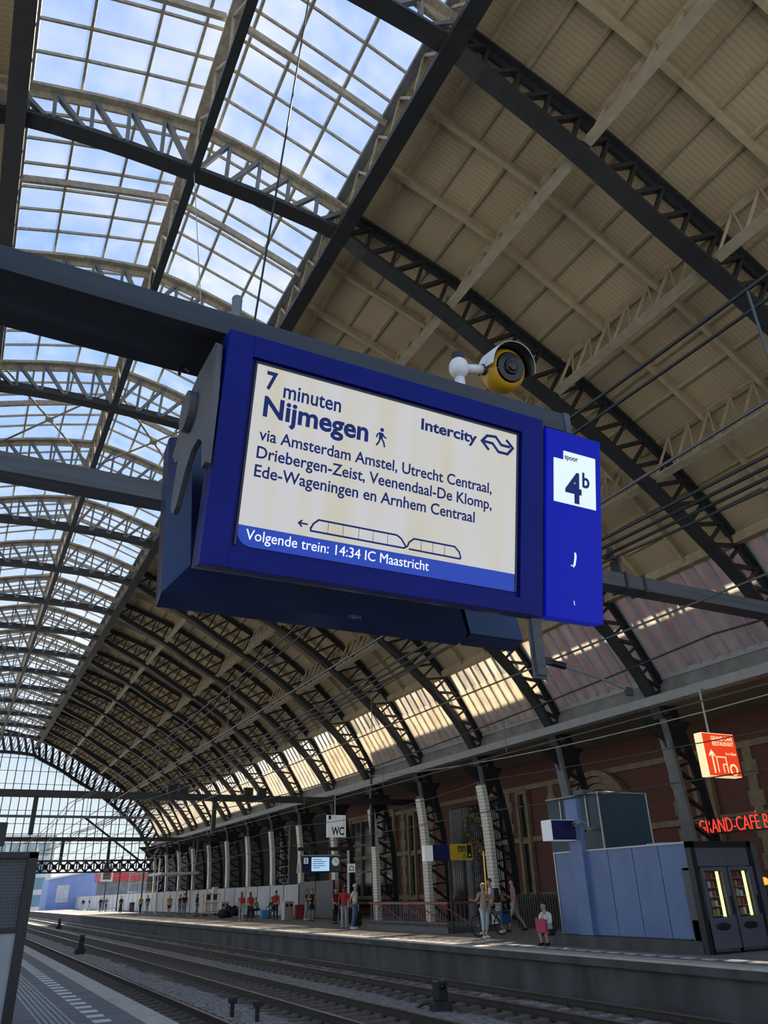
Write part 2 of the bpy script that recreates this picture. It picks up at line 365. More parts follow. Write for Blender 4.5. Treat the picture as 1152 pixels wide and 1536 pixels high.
MB().box(2.6, 2.86, -8, 130, -1.2, -0.2).build('face_wall', 'concrete', fl)
b = MB()
for k in range(6): b.box(1.50 + k * 0.08, 1.53 + k * 0.08, 5, 60, 0, 0.008)
b.build('tactile_strip', 'tactile', fl)
b = MB()
for i in range(70):
    y = 9 + i * 0.6
    b.box(2.18, 2.42, y, y + 0.24, 0, 0.006); b.box(1.02, 1.1, y, y + 0.5, 0, 0.006) if i % 2 == 0 else None
b.build('dashed_line', 'paint_white', fl)
bal = MB()
nx, ny = 44, 320
for j in range(ny + 1):
    for i in range(nx + 1):
        x = 2.6 + 12.0 * i / nx; y = -4 + 184 * j / ny
        bal.v.append((x, y, -0.93 + 0.05 * math.sin(x * 2.1) + random.uniform(-.025, .025)))
for j in range(ny):
    for i in range(nx): a = j * (nx + 1) + i; bal.f.append((a, a + 1, a + nx + 2, a + nx + 1))
def ballastmat():
    m = mat('ballast', (0.13, 0.13, 0.135), 0.9); t = m.node_tree; bs = t.nodes['Principled BSDF']
    c = t.nodes.new('ShaderNodeTexCoord'); v = t.nodes.new('ShaderNodeTexVoronoi'); v.inputs['Scale'].default_value = 14
    t.links.new(c.outputs['Object'], v.inputs['Vector'])
    r = t.nodes.new('ShaderNodeValToRGB'); r.color_ramp.elements[0].color = (0.13, 0.128, 0.125, 1); r.color_ramp.elements[1].color = (0.50, 0.49, 0.48, 1)
    t.links.new(v.outputs['Color'], r.inputs[0]); t.links.new(r.outputs[0], bs.inputs['Base Color'])
    bp = t.nodes.new('ShaderNodeBump'); bp.inputs['Strength'].default_value = 1.0; bp.inputs['Distance'].default_value = 0.06; bp.invert = True
    t.links.new(v.outputs['Distance'], bp.inputs['Height']); t.links.new(bp.outputs[0], bs.inputs['Normal'])
    return m
o = bal.build('ballast', ballastmat()); tag(o, 'grey crushed stone ballast spread between the platforms', 'ballast', None, 'stuff')
gs = struct(MB().box(-200, 400, 175, 420, -1.3, -1.0).build('ground_floor', mat('far_ground', (0.30, 0.29, 0.27), 0.9, 0, 0.2, 0.2)), 'pale ground far beyond the platforms', 'ground')

# ---- roof deck, glazing
deck = MB()
DX = [4.25 + (18.6 - 4.25) * i / 40 for i in range(41)]
for j in range(2):
    for k, d in enumerate(DX):
        p = opt(d); deck.v.append((p.x, (-1.0, YEND + 1)[j], p.z + 0.16))
for k in range(40): deck.f.append((k, k + 1, k + 42, k + 41))
n0 = len(deck.v); deck.v += [(x + 0.05, y, z + 0.1) for x, y, z in deck.v]; deck.f += [tuple(i + n0 for i in reversed(f)) for f in deck.f]
ceil = struct(deck.build('ceiling', 'deck'), 'brownish boarded vault of the hall right of the skylight', 'ceiling')
# left slope of the vault, the side the photo barely shows
dl = MB()
LX = [-4.25 - 9.5 * i / 24 for i in range(25)]
for y in (-1.0, YEND + 1):
    for d in LX: p = opt(d); dl.v.append((p.x, y, p.z + 0.16))
for k in range(24): dl.f.append((k, k + 1, k + 26, k + 25))
n0 = len(dl.v); dl.v += [(x - 0.05, y, z + 0.1) for x, y, z in dl.v]; dl.f += [tuple(i + n0 for i in reversed(f)) for f in dl.f]
struct(dl.build('ceiling_left', 'deck'), 'boarded vault slope left of the skylight at the left edge', 'ceiling')

wn = 0
RIBY = [RIB0 + BAY * k for k in range(-1, 16)]
HB = [4.6, 3.55, 2.3, 1.05, 0.22]   # longitudinal bars from edge to ridge
def sky_z(dx): return Z0 + 19.75 - 0.25 * abs(dx) - 0.012 * dx * dx
for k in range(-2, 15):
    y0 = RIB0 + BAY * k; y1 = y0 + BAY
    for sd in (-1, 1):
        wn += 1
        g = MB(); xs = [0.0, 1.6, 3.05, 4.55]
        for y in (y0, y1):
            for d in xs: g.v.append((RX + sd * d, y, sky_z(d)))
        for i in range(3): g.f.append((i, i + 1, i + 5, i + 4))
        w = struct(g.build(f'window_{wn}', 'sky_glass', fix=False), f"skylight pane field {'left' if sd < 0 else 'right'} of the ridge, {ordn(k + 3)} bay along the hall", 'skylight')
        b = MB()
        for d in (0.55, 1.6, 3.05, 4.4): b.bar((RX + sd * d, y0, sky_z(d)), (RX + sd * d, y1, sky_z(d)), 0.07, 0.12)
        for i in range(1, 7):
            y = y0 + BAY * i / 7
            for a, c in ((0.02, 1.6), (1.6, 3.05), (3.05, 4.55)): b.bar((RX + sd * a, y, sky_z(a) - .01), (RX + sd * c, y, sky_z(c) - .01), 0.05, 0.09)
        b.build('glazing_bars', 'iron_beige', w)
        b = MB(); y = y0 + BAY * 0.5
        for a, c in ((0.15, 1.6), (1.6, 3.05), (3.05, 4.3)): b.bar((RX + sd * a, y, sky_z(a) - .2), (RX + sd * c, y, sky_z(c) - .2), 0.10, 0.22)
        b.build('glazing_rafter', 'iron_beige', w)
# glass band low on the vault
for k in range(-2, 15):
    y0 = RIB0 + BAY * k; y1 = y0 + BAY; wn += 1
    p0, p1 = opt(18.62) + V((0.12, 0, 0.10)), opt(20.42) + V((0.12, 0, 0.0))
    g = MB()
    nps = 9
    for i in range(nps):
        a, c = y0 + 0.2 + (BAY - 0.4) * i / nps, y0 + 0.2 + (BAY - 0.4) * (i + 1) / nps
        g.add([(p0.x, a, p0.z), (p1.x, a, p1.z), (p1.x, c, p1.z), (p0.x, c, p0.z)], [(0, 1, 2, 3)])
    w = struct(g.build(f'window_{wn}', 'band_glass', fix=False), f'grimy glass band low on the vault, {ordn(k + 3)} bay along the hall', 'window')
    b = MB()
    for i in range(nps + 1):
        a = y0 + 0.2 + (BAY - 0.4) * i / nps; b.bar((p0.x - .05, a, p0.z), (p1.x - .05, a, p1.z), 0.06, 0.12, (0, 1, 0))
    b.bar((p0.x, y0, p0.z + .05), (p0.x, y1, p0.z + .05), 0.12, 0.2); b.bar((p1.x, y0, p1.z - .05), (p1.x, y1, p1.z - .05), 0.12, 0.2)
    b.build('mullions', 'gutter', w)
    if k >= 2:
        m0 = p0.lerp(p1, .30); b = MB(); nn = V((-.10, 0, -.06))
        b.add([tuple(V((q.x, a, q.z)) + nn) for q, a in ((m0, y0 + .22), (p1, y0 + .22), (p1, y1 - .22), (m0, y1 - .22))], [(0, 1, 2, 3)])
        b.build('diffusing_sheet', 'band_sheet', w, fix=False)
# sheet between band and eave, gutter, soffit
b = MB(); q0, q1 = opt(20.42) + V((.12, 0, -.1)), V((RX + 20.35, 0, Z0 + 6.15))
b.add([(q0.x, -2, q0.z), (q1.x, -2, q1.z), (q1.x, YEND, q1.z), (q0.x, YEND, q0.z)], [(0, 1, 2, 3)])
b.add([(q0.x + .1, -2, q0.z), (q1.x + .1, -2, q1.z), (q1.x + .1, YEND, q1.z), (q0.x + .1, YEND, q0.z)], [(3, 2, 1, 0)])
struct(b.build('trim_1', mat('eave_sheet', (0.20, 0.19, 0.17), 0.7, 0, 0.25, 1.5), fix=False), 'dull grey sheet strip between the glass band and the gutter', 'eave')
b = MB(); gx, gz = RX + 19.85, Z0 + 6.05
b.prism([(gx - .16, gz - .16), (gx + .16, gz - .2), (gx + .2, gz + .16), (gx - .16, gz + .16)], 'y', -2, YEND)
struct(b.build('trim_2', 'gutter'), 'long pale grey eave gutter running the length of the hall', 'gutter')
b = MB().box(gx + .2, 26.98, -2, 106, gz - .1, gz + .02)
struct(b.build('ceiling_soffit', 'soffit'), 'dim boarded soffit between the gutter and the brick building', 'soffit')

# ---- skylight girders (long edge beams) and ridge girder
for sd, lab in ((1, 'dark girder along the right edge of the skylight'), (-1, 'dark girder along the left edge of the skylight')):
    t = thing('skylight_girder', lab, 'girder', (RX + sd * 4.3, 0, Z0 + 17.0))
    b = MB().box(-.22, .22, -1, YEND, -.08, .04).box(-.05, .05, -1, YEND, .04, .55); b.build('lower_flange', 'iron', t)
    MB().box(-.16, .16, -1, YEND, 1.3, 1.42).build('upper_flange', 'iron_mid', t)
    b = MB(); n = 86
    for i in range(n):
        a, c = -1 + (YEND + 1) * i / n, -1 + (YEND + 1) * (i + 1) / n
        b.bar((0, a, .5), (0, (a + c) / 2, 1.32), .05, .07); b.bar((0, (a + c) / 2, 1.32), (0, c, .5), .05, .07)
    b.build('lattice_web', 'iron_beige', t)
t = thing('ridge_girder', 'dark ridge girder down the centre line of the skylight', 'girder', (RX, 0, Z0 + 17.36))
MB().box(-.11, .11, -1, YEND, -.06, .10).build('lower_flange', 'iron', t)
MB().box(-.17, .17, -1, YEND, 1.80, 1.95).build('upper_flange', 'iron_beige', t)
b = MB(); n = 70
for i in range(n):
    a, c = -1 + (YEND + 1) * i / n, -1 + (YEND + 1) * (i + 1) / n
    b.bar((-.05, a, .1), (-.05, c, 1.8), .04, .06); b.bar((-.05, a, .1), (-.05, a, 1.8), .05, .06)
b.build('lattice_web', 'iron_beige', t)

# ---- roof arches
def make_rib(y, dense=False):
    RI = [p + (p - q).normalized() * (1.0 if p.y > Z0 + 5 else .1) for p, q in zip(RI0, RO)] if dense else RI0
    t = thing('roof_arch', '', 'roof arch', (0, y, 0))
    # right half runs from ridge to platform; left half only past the skylight edge
    L = [p for p in RI]; Lo = [p for p in RO]
    left_i = [V((2 * RX - p.x, p.y)) for p in RI if p.x - RX < 13.6]; left_o = [V((2 * RX - p.x, p.y)) for p in RO if p.x - RX < 13.6]
    def chord(pts, w, h, hweb, s):
        b = MB()
        for a, c in zip(pts, pts[1:]):
            b.bar((a.x, 0, a.y), (c.x, 0, c.y), h, w, (0, 1, 0))
            d = V((c.x - a.x, c.y - a.y)).normalized(); nn = V((-d.y, d.x)) * s * hweb / 2
            b.bar((a.x + nn.x, 0, a.y + nn.y), (c.x + nn.x, 0, c.y + nn.y), hweb, .05, (0, 1, 0))
        return b
    top = [i for i, p in enumerate(RI) if p.y < Z0 + 6.1][0]
    skyi = [i for i, p in enumerate(RI) if p.x - RX > 4.3][0]
    b = chord(RI[:top + 1], .46, .10, .34, 1)
    b2 = chord(left_i, .46, .10, .34, -1); b.add(b2.v, b2.f); b.build('lower_chord', 'iron', t)
    skyo = [i for i, p in enumerate(RO) if p.x - RX > 4.3][0]
    b = chord(RO[skyo:], .36, .09, .22, -1); b.build('upper_chord', 'iron', t)
    b = chord(RO[:skyo + 1], .42, .10, .26, -1); b2 = chord(left_o, .42, .10, .26, 1); b.add(b2.v, b2.f); b.build('skylight_chord', 'iron' if dense else 'iron_beige', t)  # skylight stretch of the chord gets the beige sunlit tone
    b = MB(); bs = MB()
    n = len(RI) - 1
    for i in range(0, n):
        q = bs if i < skyi else b
        q.bar((RI[i].x, 0, RI[i].y), (RO[i].x, 0, RO[i].y), .09, .14, (0, 1, 0))
        q.bar((RI[i].x, 0, RI[i].y), (RO[i + 1].x, 0, RO[i + 1].y), .11, .16, (0, 1, 0))
        if dense: q.bar((RI[i + 1].x, 0, RI[i + 1].y), (RO[i].x, 0, RO[i].y), .3, .2, (0, 1, 0))
    for i in range(0, len(left_i) - 1):
        if i + 1 < len(left_o):
            bs.bar((left_i[i].x, 0, left_i[i].y), (left_o[i].x, 0, left_o[i].y), .09, .14, (0, 1, 0))
            bs.bar((left_i[i].x, 0, left_i[i].y), (left_o[i + 1].x, 0, left_o[i + 1].y), .11, .16, (0, 1, 0))
    b.build('lattice_web', 'iron', t); bs.build('skylight_web', 'iron' if dense else 'iron_mid', t)  # lighter grey of the skylight web has the daylight put into its colour
    # leg on the platform, white glazed brick face on its lower part
    leg = MB(); lp = RI[top:]
    for a, c in zip(lp, lp[1:]): leg.bar((a.x, 0, a.y), (c.x, 0, c.y), .16, .46, (0, 1, 0))
    leg.build('column_leg', 'iron_mid', t)
    face = MB()
    for a, c in zip(lp, lp[1:]):
        if a.y < 6.2: face.bar((a.x - .06, 0, a.y), (c.x - .06, 0, c.y), .26, .52, (0, 1, 0))
    face.build('white_brick_face', 'white_col', t)
    br = MB(); e_ = RI[top]; br.prism([(e_.x - .2, e_.y + .0), (e_.x + 1.5, e_.y), (e_.x + 1.3, e_.y - .25), (e_.x + .25, e_.y - 1.7)], 'y', -.05, .05)
    br.prism([(e_.x + .1, e_.y + .0), (e_.x - 1.0, e_.y - .05), (e_.x - .9, e_.y - .18), (e_.x + .2, e_.y - .9)], 'y', -.05, .05)
    br.build('eave_bracket', 'iron', t)
    return t
rib = make_rib(RIBY[0])
for k, y in enumerate(RIBY[:-1]):
    r_ = rib if k == 0 else copy_tree(rib)
    r_.location.y = y
    if y < 28 and k > 0:
        for ch in list(r_.children):
            if ch.name.startswith('white_brick'): bpy.data.objects.remove(ch)
    r_['label'] = 'dark riveted lattice roof arch crossing the top right corner, nearest of all' if k == 0 else ('dark lattice roof arch meeting the skylight girder behind the yellow camera, second nearest' if k == 1 else f'dark lattice roof arch, {ordn(k + 1)} counting away from the camera')
    r_['group'] = 'lattice arches carrying the hall roof'
for ch in list(rib.children):
    if ch.name.startswith('white_brick'): bpy.data.objects.remove(ch)
gr = make_rib(RIBY[-1], True); gr['label'] = 'last roof arch framing the glazed end wall'; gr['group'] = 'lattice arches carrying the hall roof'

# ---- arched rafters between the arches, long battens, lattice purlins
def arc_strip(d0, d1, n, drop, w, h):
    b = MB(); pr = None
    for i in range(n + 1):
        p = opt(d0 + (d1 - d0) * i / n); p = V((p.x - drop * .35, 0, p.z + .16 - drop))
        if pr is not None: b.bar(pr, p, h, w, (0, 1, 0))
        pr = p
    return b
ra = None; cnt = 0
for k in range(-2, 15):
    for j in (1, 2):
        y = RIB0 + BAY * (k + j / 3); cnt += 1
        if ra is None:
            ra = arc_strip(4.4, 18.6, 26, .14, .14, .26).build('arched_rafter', 'rafter'); o = ra
        else: o = ra.copy(); COL.objects.link(o)
        o.location = (0, y, 0)
        tag(o, f"pale arched rafter under the roof boards, {ordn(cnt)} from the near end", 'rafter', 'arched rafters under the roof boards')
PD = [4.45, 8.35, 12.05, 15.6, 18.5]
cnt = 0
for s_ in range(4):
    for j in range(1, 4):
        d = PD[s_] + (PD[s_ + 1] - PD[s_]) * j / 4; p = opt(d); cnt += 1
        o = MB().box(-.05, .05, -1, YEND, -.13, 0).build('roof_batten', 'rafter'); o.location = (p.x, 0, p.z + .17)
        tag(o, f'thin pale batten along the roof boards, {ordn(cnt)} down from the skylight girder', 'batten', 'long battens under the roof boards')
def make_purlin(d):
    p, q = opt(d), ipt(d - .55); t = thing('lattice_purlin', '', 'purlin', (0, 0, 0))
    lo = V((q.x, 0, q.z + .15)); hi = V((p.x, 0, p.z + .05))
    b = MB(); b.bar(lo + V((0, .25, 0)), lo + V((0, BAY - .25, 0)), .26, .09, (hi - lo)); b.build('lower_chord', 'purlin', t)
    b = MB(); b.bar(hi + V((0, .2, 0)), hi + V((0, BAY - .2, 0)), .18, .09, (hi - lo)); b.build('upper_chord', 'rafter', t)
    b = MB(); n = 7
    for i in range(n):
        a, c = .25 + (BAY - .5) * i / n, .25 + (BAY - .5) * (i + 1) / n
        b.bar(lo + V((0, a, 0)), hi + V((0, (a + c) / 2, 0)), .05, .08); b.bar(hi + V((0, (a + c) / 2, 0)), lo + V((0, c, 0)), .05, .08)
    b.build('lattice_web', 'rafter', t)
    return t
rows = ['upper', 'middle', 'lower']
for i, d in enumerate(PD[1:4]):
    pr = make_purlin(d)
    for k in range(-2, 15):
        o = pr if k == -2 else copy_tree(pr)
        o.location = (0, RIB0 + BAY * k, 0)
        o['label'] = f'pale lattice purlin in the {rows[i]} row, {ordn(k + 3)} bay along the hall'; o['group'] = f'lattice purlins in the {rows[i]} row'
p = opt(18.5); o = MB().box(-.16, .16, -1, YEND, -.28, .05).build('band_purlin', 'rafter'); o.location = (p.x, 0, p.z + .1)
tag(o, 'long flat purlin along the top of the glass band', 'purlin')
# X braces in the skylight
def brace(k, sd, lab):
    y0 = RIB0 + BAY * k; t = thing('cross_brace', lab, 'brace', (RX + sd * 2.15, y0 + BAY / 2, Z0 + 18.1), 0, 'X braces in the skylight')
    b = MB(); b.bar((-1.9, -BAY / 2 + .2, .1), (1.9, BAY / 2 - .2, -.1), .09, .03); b.bar((1.9, -BAY / 2 + .2, .1), (-1.9, BAY / 2 - .2, -.1), .09, .03)
    b.build('flat_bars', 'iron_beige', t); MB().tube([(0, 0, -.04), (0, 0, .04)], .17, 12).build('centre_disc', 'iron_beige', t)
brace(2, -1, 'thin X brace with centre disc in the skylight left of the ridge'); brace(2, 1, 'thin X brace with centre disc in the skylight right of the ridge')

# ---- glazed end wall
wn += 1
g = MB(); prof = [V((RX - 14, Z0 + 11))]
gp = [(-d, ipt(-d).z) for d in (16, 14, 12, 10, 8, 6, 4, 2)] + [(d, ipt(d).z) for d in (0, 2, 4, 6, 8, 10, 12, 14, 16, 18, 19.2, 20)]
poly = [(RX + d, z + .3) for d, z in gp] + [(RX + 20.2, 5.6), (RX - 16, 5.6)]
gw = struct(MB().add([(x, YEND, z) for x, z in poly], [tuple(range(len(poly)))]).build(f'window_{wn}', 'gable_glass', fix=False), 'tall glazed end wall closing the far end of the hall', 'window')
b = MB()
for i in range(40):
    x = RX - 15 + i * .92
    if x < RX + 20: b.bar((x, YEND - .05, 5.6), (x, YEND - .05, ipt(min(20, abs(x - RX))).z + .2), .10, .14, (0, 1, 0))
b.build('mullions', 'iron', gw)
b = MB()
for z in (6.6, 7.7, 8.8, 9.9, 11.4, 12.9, 14.4, 15.9, 17.4):
    w = max([d for d in [i * .2 for i in range(101)] if ipt(d).z > z] or [0]); b.bar((RX - min(w, 16), YEND - .05, z), (RX + w, YEND - .05, z), .05, .06)
b.build('transoms', 'iron', gw)
t = thing('end_truss', 'dark lattice truss along the foot of the glazed end wall', 'truss', (RX, YEND, 4.45))
MB().box(-20, 20.5, -.25, .25, 0, .16).build('lower_chord', 'iron', t); MB().box(-20, 20.5, -.25, .25, 1.25, 1.45).build('upper_chord', 'iron', t)
b = MB()
for i in range(40):
    x = -20 + i; b.bar((x, 0, .1), (x + 1, 0, 1.3), .18, .2, (0, 1, 0)); b.bar((x + 1, 0, .1), (x, 0, 1.3), .18, .2, (0, 1, 0))
    b.box(x - .07, x + .07, -.1, .1, .1, 1.3).tube([(x + .5, -.06, .7), (x + .5, .06, .7)], .30, 10)
b.build('lattice_web', 'iron', t)
t = thing('end_wall_strut', 'slanting dark strut across the lower panes of the end wall', 'strut', (0, YEND - .5, 0)); MB().bar((13.5, 0, 10.6), (20.5, 0, 5.8), .22, .22, (0, 1, 0)).build('bar', 'iron', t)
b = MB().box(RX - 18, RX + 20.2, -.12, .12, -.15, .15); o = b.build('end_wall_walkway', 'iron_mid'); o.location = (0, YEND - .4, 10.7); tag(o, 'thin grey horizontal walkway rail midway up the end wall', 'walkway')

# ---- station building
bw = struct(MB().box(27.0, 27.4, -8, 62, 0, 15.2).build('wall_right', 'brick'), 'red brick station building wall behind the platform columns', 'wall')
MB().box(27.0, 27.14, -8, 30, 15.2, 18.5).build('upper_wall', 'brick', bw); MB().box(27.0, 27.14, -8, 30, 19.2, 21.8).build('sun_slot_top', 'stone', bw)  # unseen upper walls shaped with a slot that lets a sun streak through
b = MB()
for i in range(20): b.box(27.0, 27.12, -8 + i * 2, -7.8 + i * 2, 18.5, 19.2)
b.build('sun_slot_posts', 'stone', bw)  # posts added to span the unseen sun slot
MB().box(27.0, 27.5, 30, 48, 15.2, 16.9).build('added_shade_wall', 'stone', bw)  # added out of view to shade the lower glass band
dk = struct(MB().box(27.2, 27.6, 62, 132, 0, 9.2).build('wall_far_right', mat('dark_far_wall', (0.05, 0.042, 0.035), 0.9, 0, 0.3, 0.8)), 'dark wall behind the far columns', 'wall')  # very dark wall colour with random variation
b = MB()
for z in (3.62, 1.0, 6.2): b.box(26.86, 27.0, -8, 62, z, z + .24)
b.build('stone_bands', 'stone', bw)
def stone_window(y0, y1, z0, z1, nm, nt_, tall, lab):
    t = thing('stone_window', lab, 'window', (26.95, (y0 + y1) / 2, z0)); h = (y1 - y0) / 2; H = z1 - z0
    MB().box(-.02, .06, -h, h, 0, H).build('pane', 'win_dark', t)
    b = MB().box(-.22, .02, -h - .2, -h, -.15, H + .2).box(-.22, .02, h, h + .2, -.15, H + .2).box(-.22, .02, -h, h, H, H + .25).box(-.26, .02, -h - .25, h + .25, -.3, -.12)
    for i in range(1, nm): y = -h + 2 * h * i / nm; b.box(-.16, .0, y - .07, y + .07, 0, H)
    for i in range(1, nt_): z = H * i / nt_; b.box(-.14, .0, -h, h, z - .07, z + .07)
    b.build('stone_frame', 'stone', t, bevel=.015)
    return t
PIERS = [(59.4, 'fourth pier from the kiosk'), (47.2, 'third pier'), (34.9, 'pier left of the kiosk'), (22.7, 'pier behind the kiosk')]
for y, lb in PIERS:
    stone_window(y + .15, y + .75, 1.25, 6.0, 1, 2, True, f'narrow tall stone framed window in the red brick {lb}')
    for s_, sl in ((-1.9, 'right'), (1.9, 'left')):
        b = MB()
        for i in range(11):
            w = .34 if i % 2 else .2; b.box(-.06, .04, -w, w, i * .55, i * .55 + .55)
        o = b.build('stone_quoin', 'stone'); o.location = (26.97, y + s_, .2); tag(o, f'toothed sandstone quoin edging the {sl} side of the brick {lb}', 'quoin')
stone_window(50.2, 57.2, 1.0, 6.4, 4, 3, True, 'wide stone mullioned window behind the men on the platform')
stone_window(10, 19, 1.2, 6.2, 4, 2, True, 'wide stone mullioned café window behind the vending machines')
# arched doorway
t = thing('arched_doorway', 'pointed stone arch doorway in the brick wall left of the kiosk', 'doorway', (26.9, 29.4, 0))
def ogive(w, h, s): return [(-w, 0), (-w, h)] + [(-w * math.cos(a), h + s * math.sin(a)) for a in [PI * i / 16 for i in range(1, 16)]] + [(w, h), (w, 0)]
MB().prism(ogive(1.5, 3.6, 2.0), 'x', 0.0, .08).build('opening', 'win_dark', t)
for i, (w, dp) in enumerate(((1.55, .1), (1.85, .2), (2.15, .3))):
    b = MB(); A = ogive(w, 3.6, 2.0 + i * .3); B = ogive(w + .26, 3.6, 2.26 + i * .3)
    for j in range(len(A) - 1): b.prism([A[j], A[j + 1], B[j + 1], B[j]], 'x', -dp, .05)
    b.build('arch_moulding', 'stone', t)
# gilded gate, tall dark grille around it
t = thing('gilded_gate', 'tall wrought iron gate with gilded scrollwork in the building', 'gate', (26.75, 40.2, 0))
b = MB()
for i in range(25): y = -2.4 + i * .2; b.tube([(0, y, 0), (0, y, 5.9)], .018, 6)
b.box(-.03, .03, -2.5, 2.5, 1.0, 1.08).box(-.03, .03, -2.5, 2.5, 3.5, 3.58).box(-.03, .03, -2.5, 2.5, 5.9, 5.98); b.build('bars', 'iron', t)
b = MB()
for (z0, z1) in ((.75, 1.35), (2.95, 4.0), (4.3, 5.8)):
    for i in range(46):
        y, z, r = random.uniform(-2.1, .9) - (0.3 if z0 < 2 else 0), random.uniform(z0, z1), random.uniform(.04, .13)
        b.tube([(-.03, y + r * math.cos(a) * (1 - a / 14), z + r * math.sin(a) * (1 - a / 14)) for a in [j * .75 for j in range(9)]], .016, 5)
b.build('scrollwork', 'gold', t)
MB().box(-.06, .0, -1.0, -.86, .9, 3.4).build('gilded_bar', 'gold', t)
MB().box(-.05, .0, 1.2, 1.26, 0, 5.9).box(.05, .1, -2.6, 2.6, 0, 6).build('backing', 'win_dark', t)
# drain pipe column by the gate
o = MB().tube([(0, 0, 0), (0, 0, 3.6)], .22, 12).build('iron_pillar', 'iron_mid'); o.location = (25.3, 38.6, 0); tag(o, 'round grey iron pillar beside the gilded gate', 'pillar')
# dark picket fence behind the walkers
t = thing('picket_fence', 'dark iron picket fence behind the two walking men', 'fence', (21.3, 0, 0))
b = MB()
for i in range(48):
    y = 21.6 + i * .16; b.box(-.02, .02, y, y + .09, .04, 1.22); b.add([(-.02, y, 1.22), (.02, y, 1.22), (.02, y + .09, 1.22), (-.02, y + .09, 1.22), (0, y + .045, 1.3)], [(0, 1, 4), (1, 2, 4), (2, 3, 4), (3, 0, 4)])
b.build('pickets', 'iron', t); MB().box(.02, .06, 21.5, 29.4, .2, .28).box(.02, .06, 21.5, 29.4, 1.0, 1.08).build('rails', 'iron', t); 

# ---- far fence, far buildings
b = None
for i in range(39):
    y0 = 56.5 + i * 3.0
    t = thing('hoarding_panel', f'pale grey hoarding panel in the platform fence, {ordn(i + 1)} from its dark end', 'fence panel', (22.35, y0, 0), 0, 'grey hoarding panels along the platform')
    MB().box(-.03, .03, .03, 2.94, .08, 2.12).build('sheet', 'lgrey', t); MB().box(-.05, .05, -.04, .04, 0, 2.16).build('post', 'dgrey', t)
for i in range(2):
    t = thing('hoarding_panel', f"dark grey hoarding panel, {'nearer' if i else 'farther'} of the two behind the shirted man", 'fence panel', (22.35, 53.4 - i * 3, 0)); MB().box(-.03, .03, .03, 2.94, .05, 2.25).build('sheet', 'dgrey', t); MB().box(-.05, .05, -.04, .04, 0, 2.28).build('post', 'iron', t)
t = thing('blue_house', 'pale blue building with white pitched roof edge beyond the end wall', 'building', (24, 172, -1))
MB().prism([(-7, 0), (7.5, 0), (7.5, 6.8), (0, 7.4), (-7, 6.2)], 'y', 0, 12).build('walls', mat('blue_cladding', (0.22, 0.30, 0.55), 0.7, 0, 0.1, .5), t)
b = MB().bar((-7.2, -.1, 6.3), (0, -.1, 7.5), .3, .35, (0, 1, 0)).bar((0, -.1, 7.5), (7.7, -.1, 6.9), .3, .35, (0, 1, 0)); b.build('roof_edge', 'white', t)
MB().box(-5.4, -3.2, -.06, .02, 2.2, 5.2).build('window', 'lgrey', t)
t = thing('red_roof_building', 'grey building with a bright red roof band beyond the hoarding', 'building', (28.5, 152, -1)); MB().box(-4.5, 5, 0, 8, 0, 5.8).build('walls', mat('grey_mesh_cladding', (0.16, 0.17, 0.19), .8, 0, .3, .8), t); MB().prism([(-5, 5.3), (5, 5.5), (5, 6.6), (-5, 6.7)], 'y', -.3, 8).build('roof_band', 'red', t)
t = thing('glass_block', 'pale glassy office block at the far left beyond the platforms', 'building', (12, 200, -1)); MB().box(-8, 8, 0, 12, 0, 16).build('walls', mat('pale_facade', (0.5, 0.52, 0.5), .6, 0, .2, .3), t)
b = MB()
for i in range(5):
    for j in range(4): b.box(-7.4 + i * 3, -5.2 + i * 3, -.08, 0, 1.5 + j * 3.4, 3.8 + j * 3.4)
b.build('windows', mat('blue_glazing', (0.12, 0.22, 0.28), .2), t)
# sunlit works frame at the far platform
t = thing('works_scaffold', 'cluttered steel work scaffold under the red roof beyond the hoarding', 'scaffold', (24.6, 120, 0)); b = MB()
for i in range(5):
    for j in range(2): b.tube([(j * 2, i * 3.2, 0), (j * 2, i * 3.2, 5.2)], .07, 6)
for z in (2.4, 3.6, 4.8):
    for j in range(2): b.tube([(j * 2, 0, z), (j * 2, 12.8, z)], .06, 6)
b.build('tubes', 'galv', t); MB().box(-.2, 2.2, 0, 12.8, 4.9, 5.0).box(-.2, 2.2, 0, 12.8, 3.6, 3.68).build('decks', 'wood', t)

# ------------------------------------------------------------------ tracks
RAILX = [(4.0, 5.45, 'near'), (7.52, 8.97, 'middle'), (11.35, 12.8, 'far')]
for a, c, nm in RAILX:
    for x, sd in ((a, 'left'), (c, 'right')):
        t = thing('rail', f'long steel rail, {sd} rail of the {nm} track', 'rail', (x, 0, -.88))
        MB().prism([(-.07, 0), (.07, 0), (.07, .02), (.012, .04), (.012, .13), (.035, .14), (.035, .168), (-.035, .168), (-.035, .14), (-.012, .13), (-.012, .04), (-.07, .02)], 'y', -4, 175).build('web_and_foot', 'rail', t)
        MB().box(-.034, .034, -4, 175, .168, .176).build('running_surface', 'rail_top', t)
slp = MB().box(-1.28, 1.28, -.13, .13, -.12, .02).box(-.9, -.55, -.13, .13, .02, .045).box(.55, .9, -.13, .13, .02, .045)
proto = None
for ti, (a, c, nm) in enumerate(RAILX):
    y = [11.0, 9.5, 8.0][ti]; n = 0
    while n < 100:
        if proto is None: o = proto = slp.build('sleeper', 'sleeper')
        else: o = proto.copy(); COL.objects.link(o)
        o.location = ((a + c) / 2, y, -.9); n += 1
        tag(o, f'dull concrete sleeper under the {nm} track, {ordn(n)} from the near end', 'sleeper', f'sleepers of the {nm} track'); y += .62
    b = MB()
    while y < 170: b.box((a + c) / 2 - 1.28, (a + c) / 2 + 1.28, y - .13, y + .13, -1.0, -.88); y += .62
    tag(b.build('distant_sleepers', 'sleeper'), f'distant run of sleepers under the {nm} track', 'sleepers', None, 'stuff')
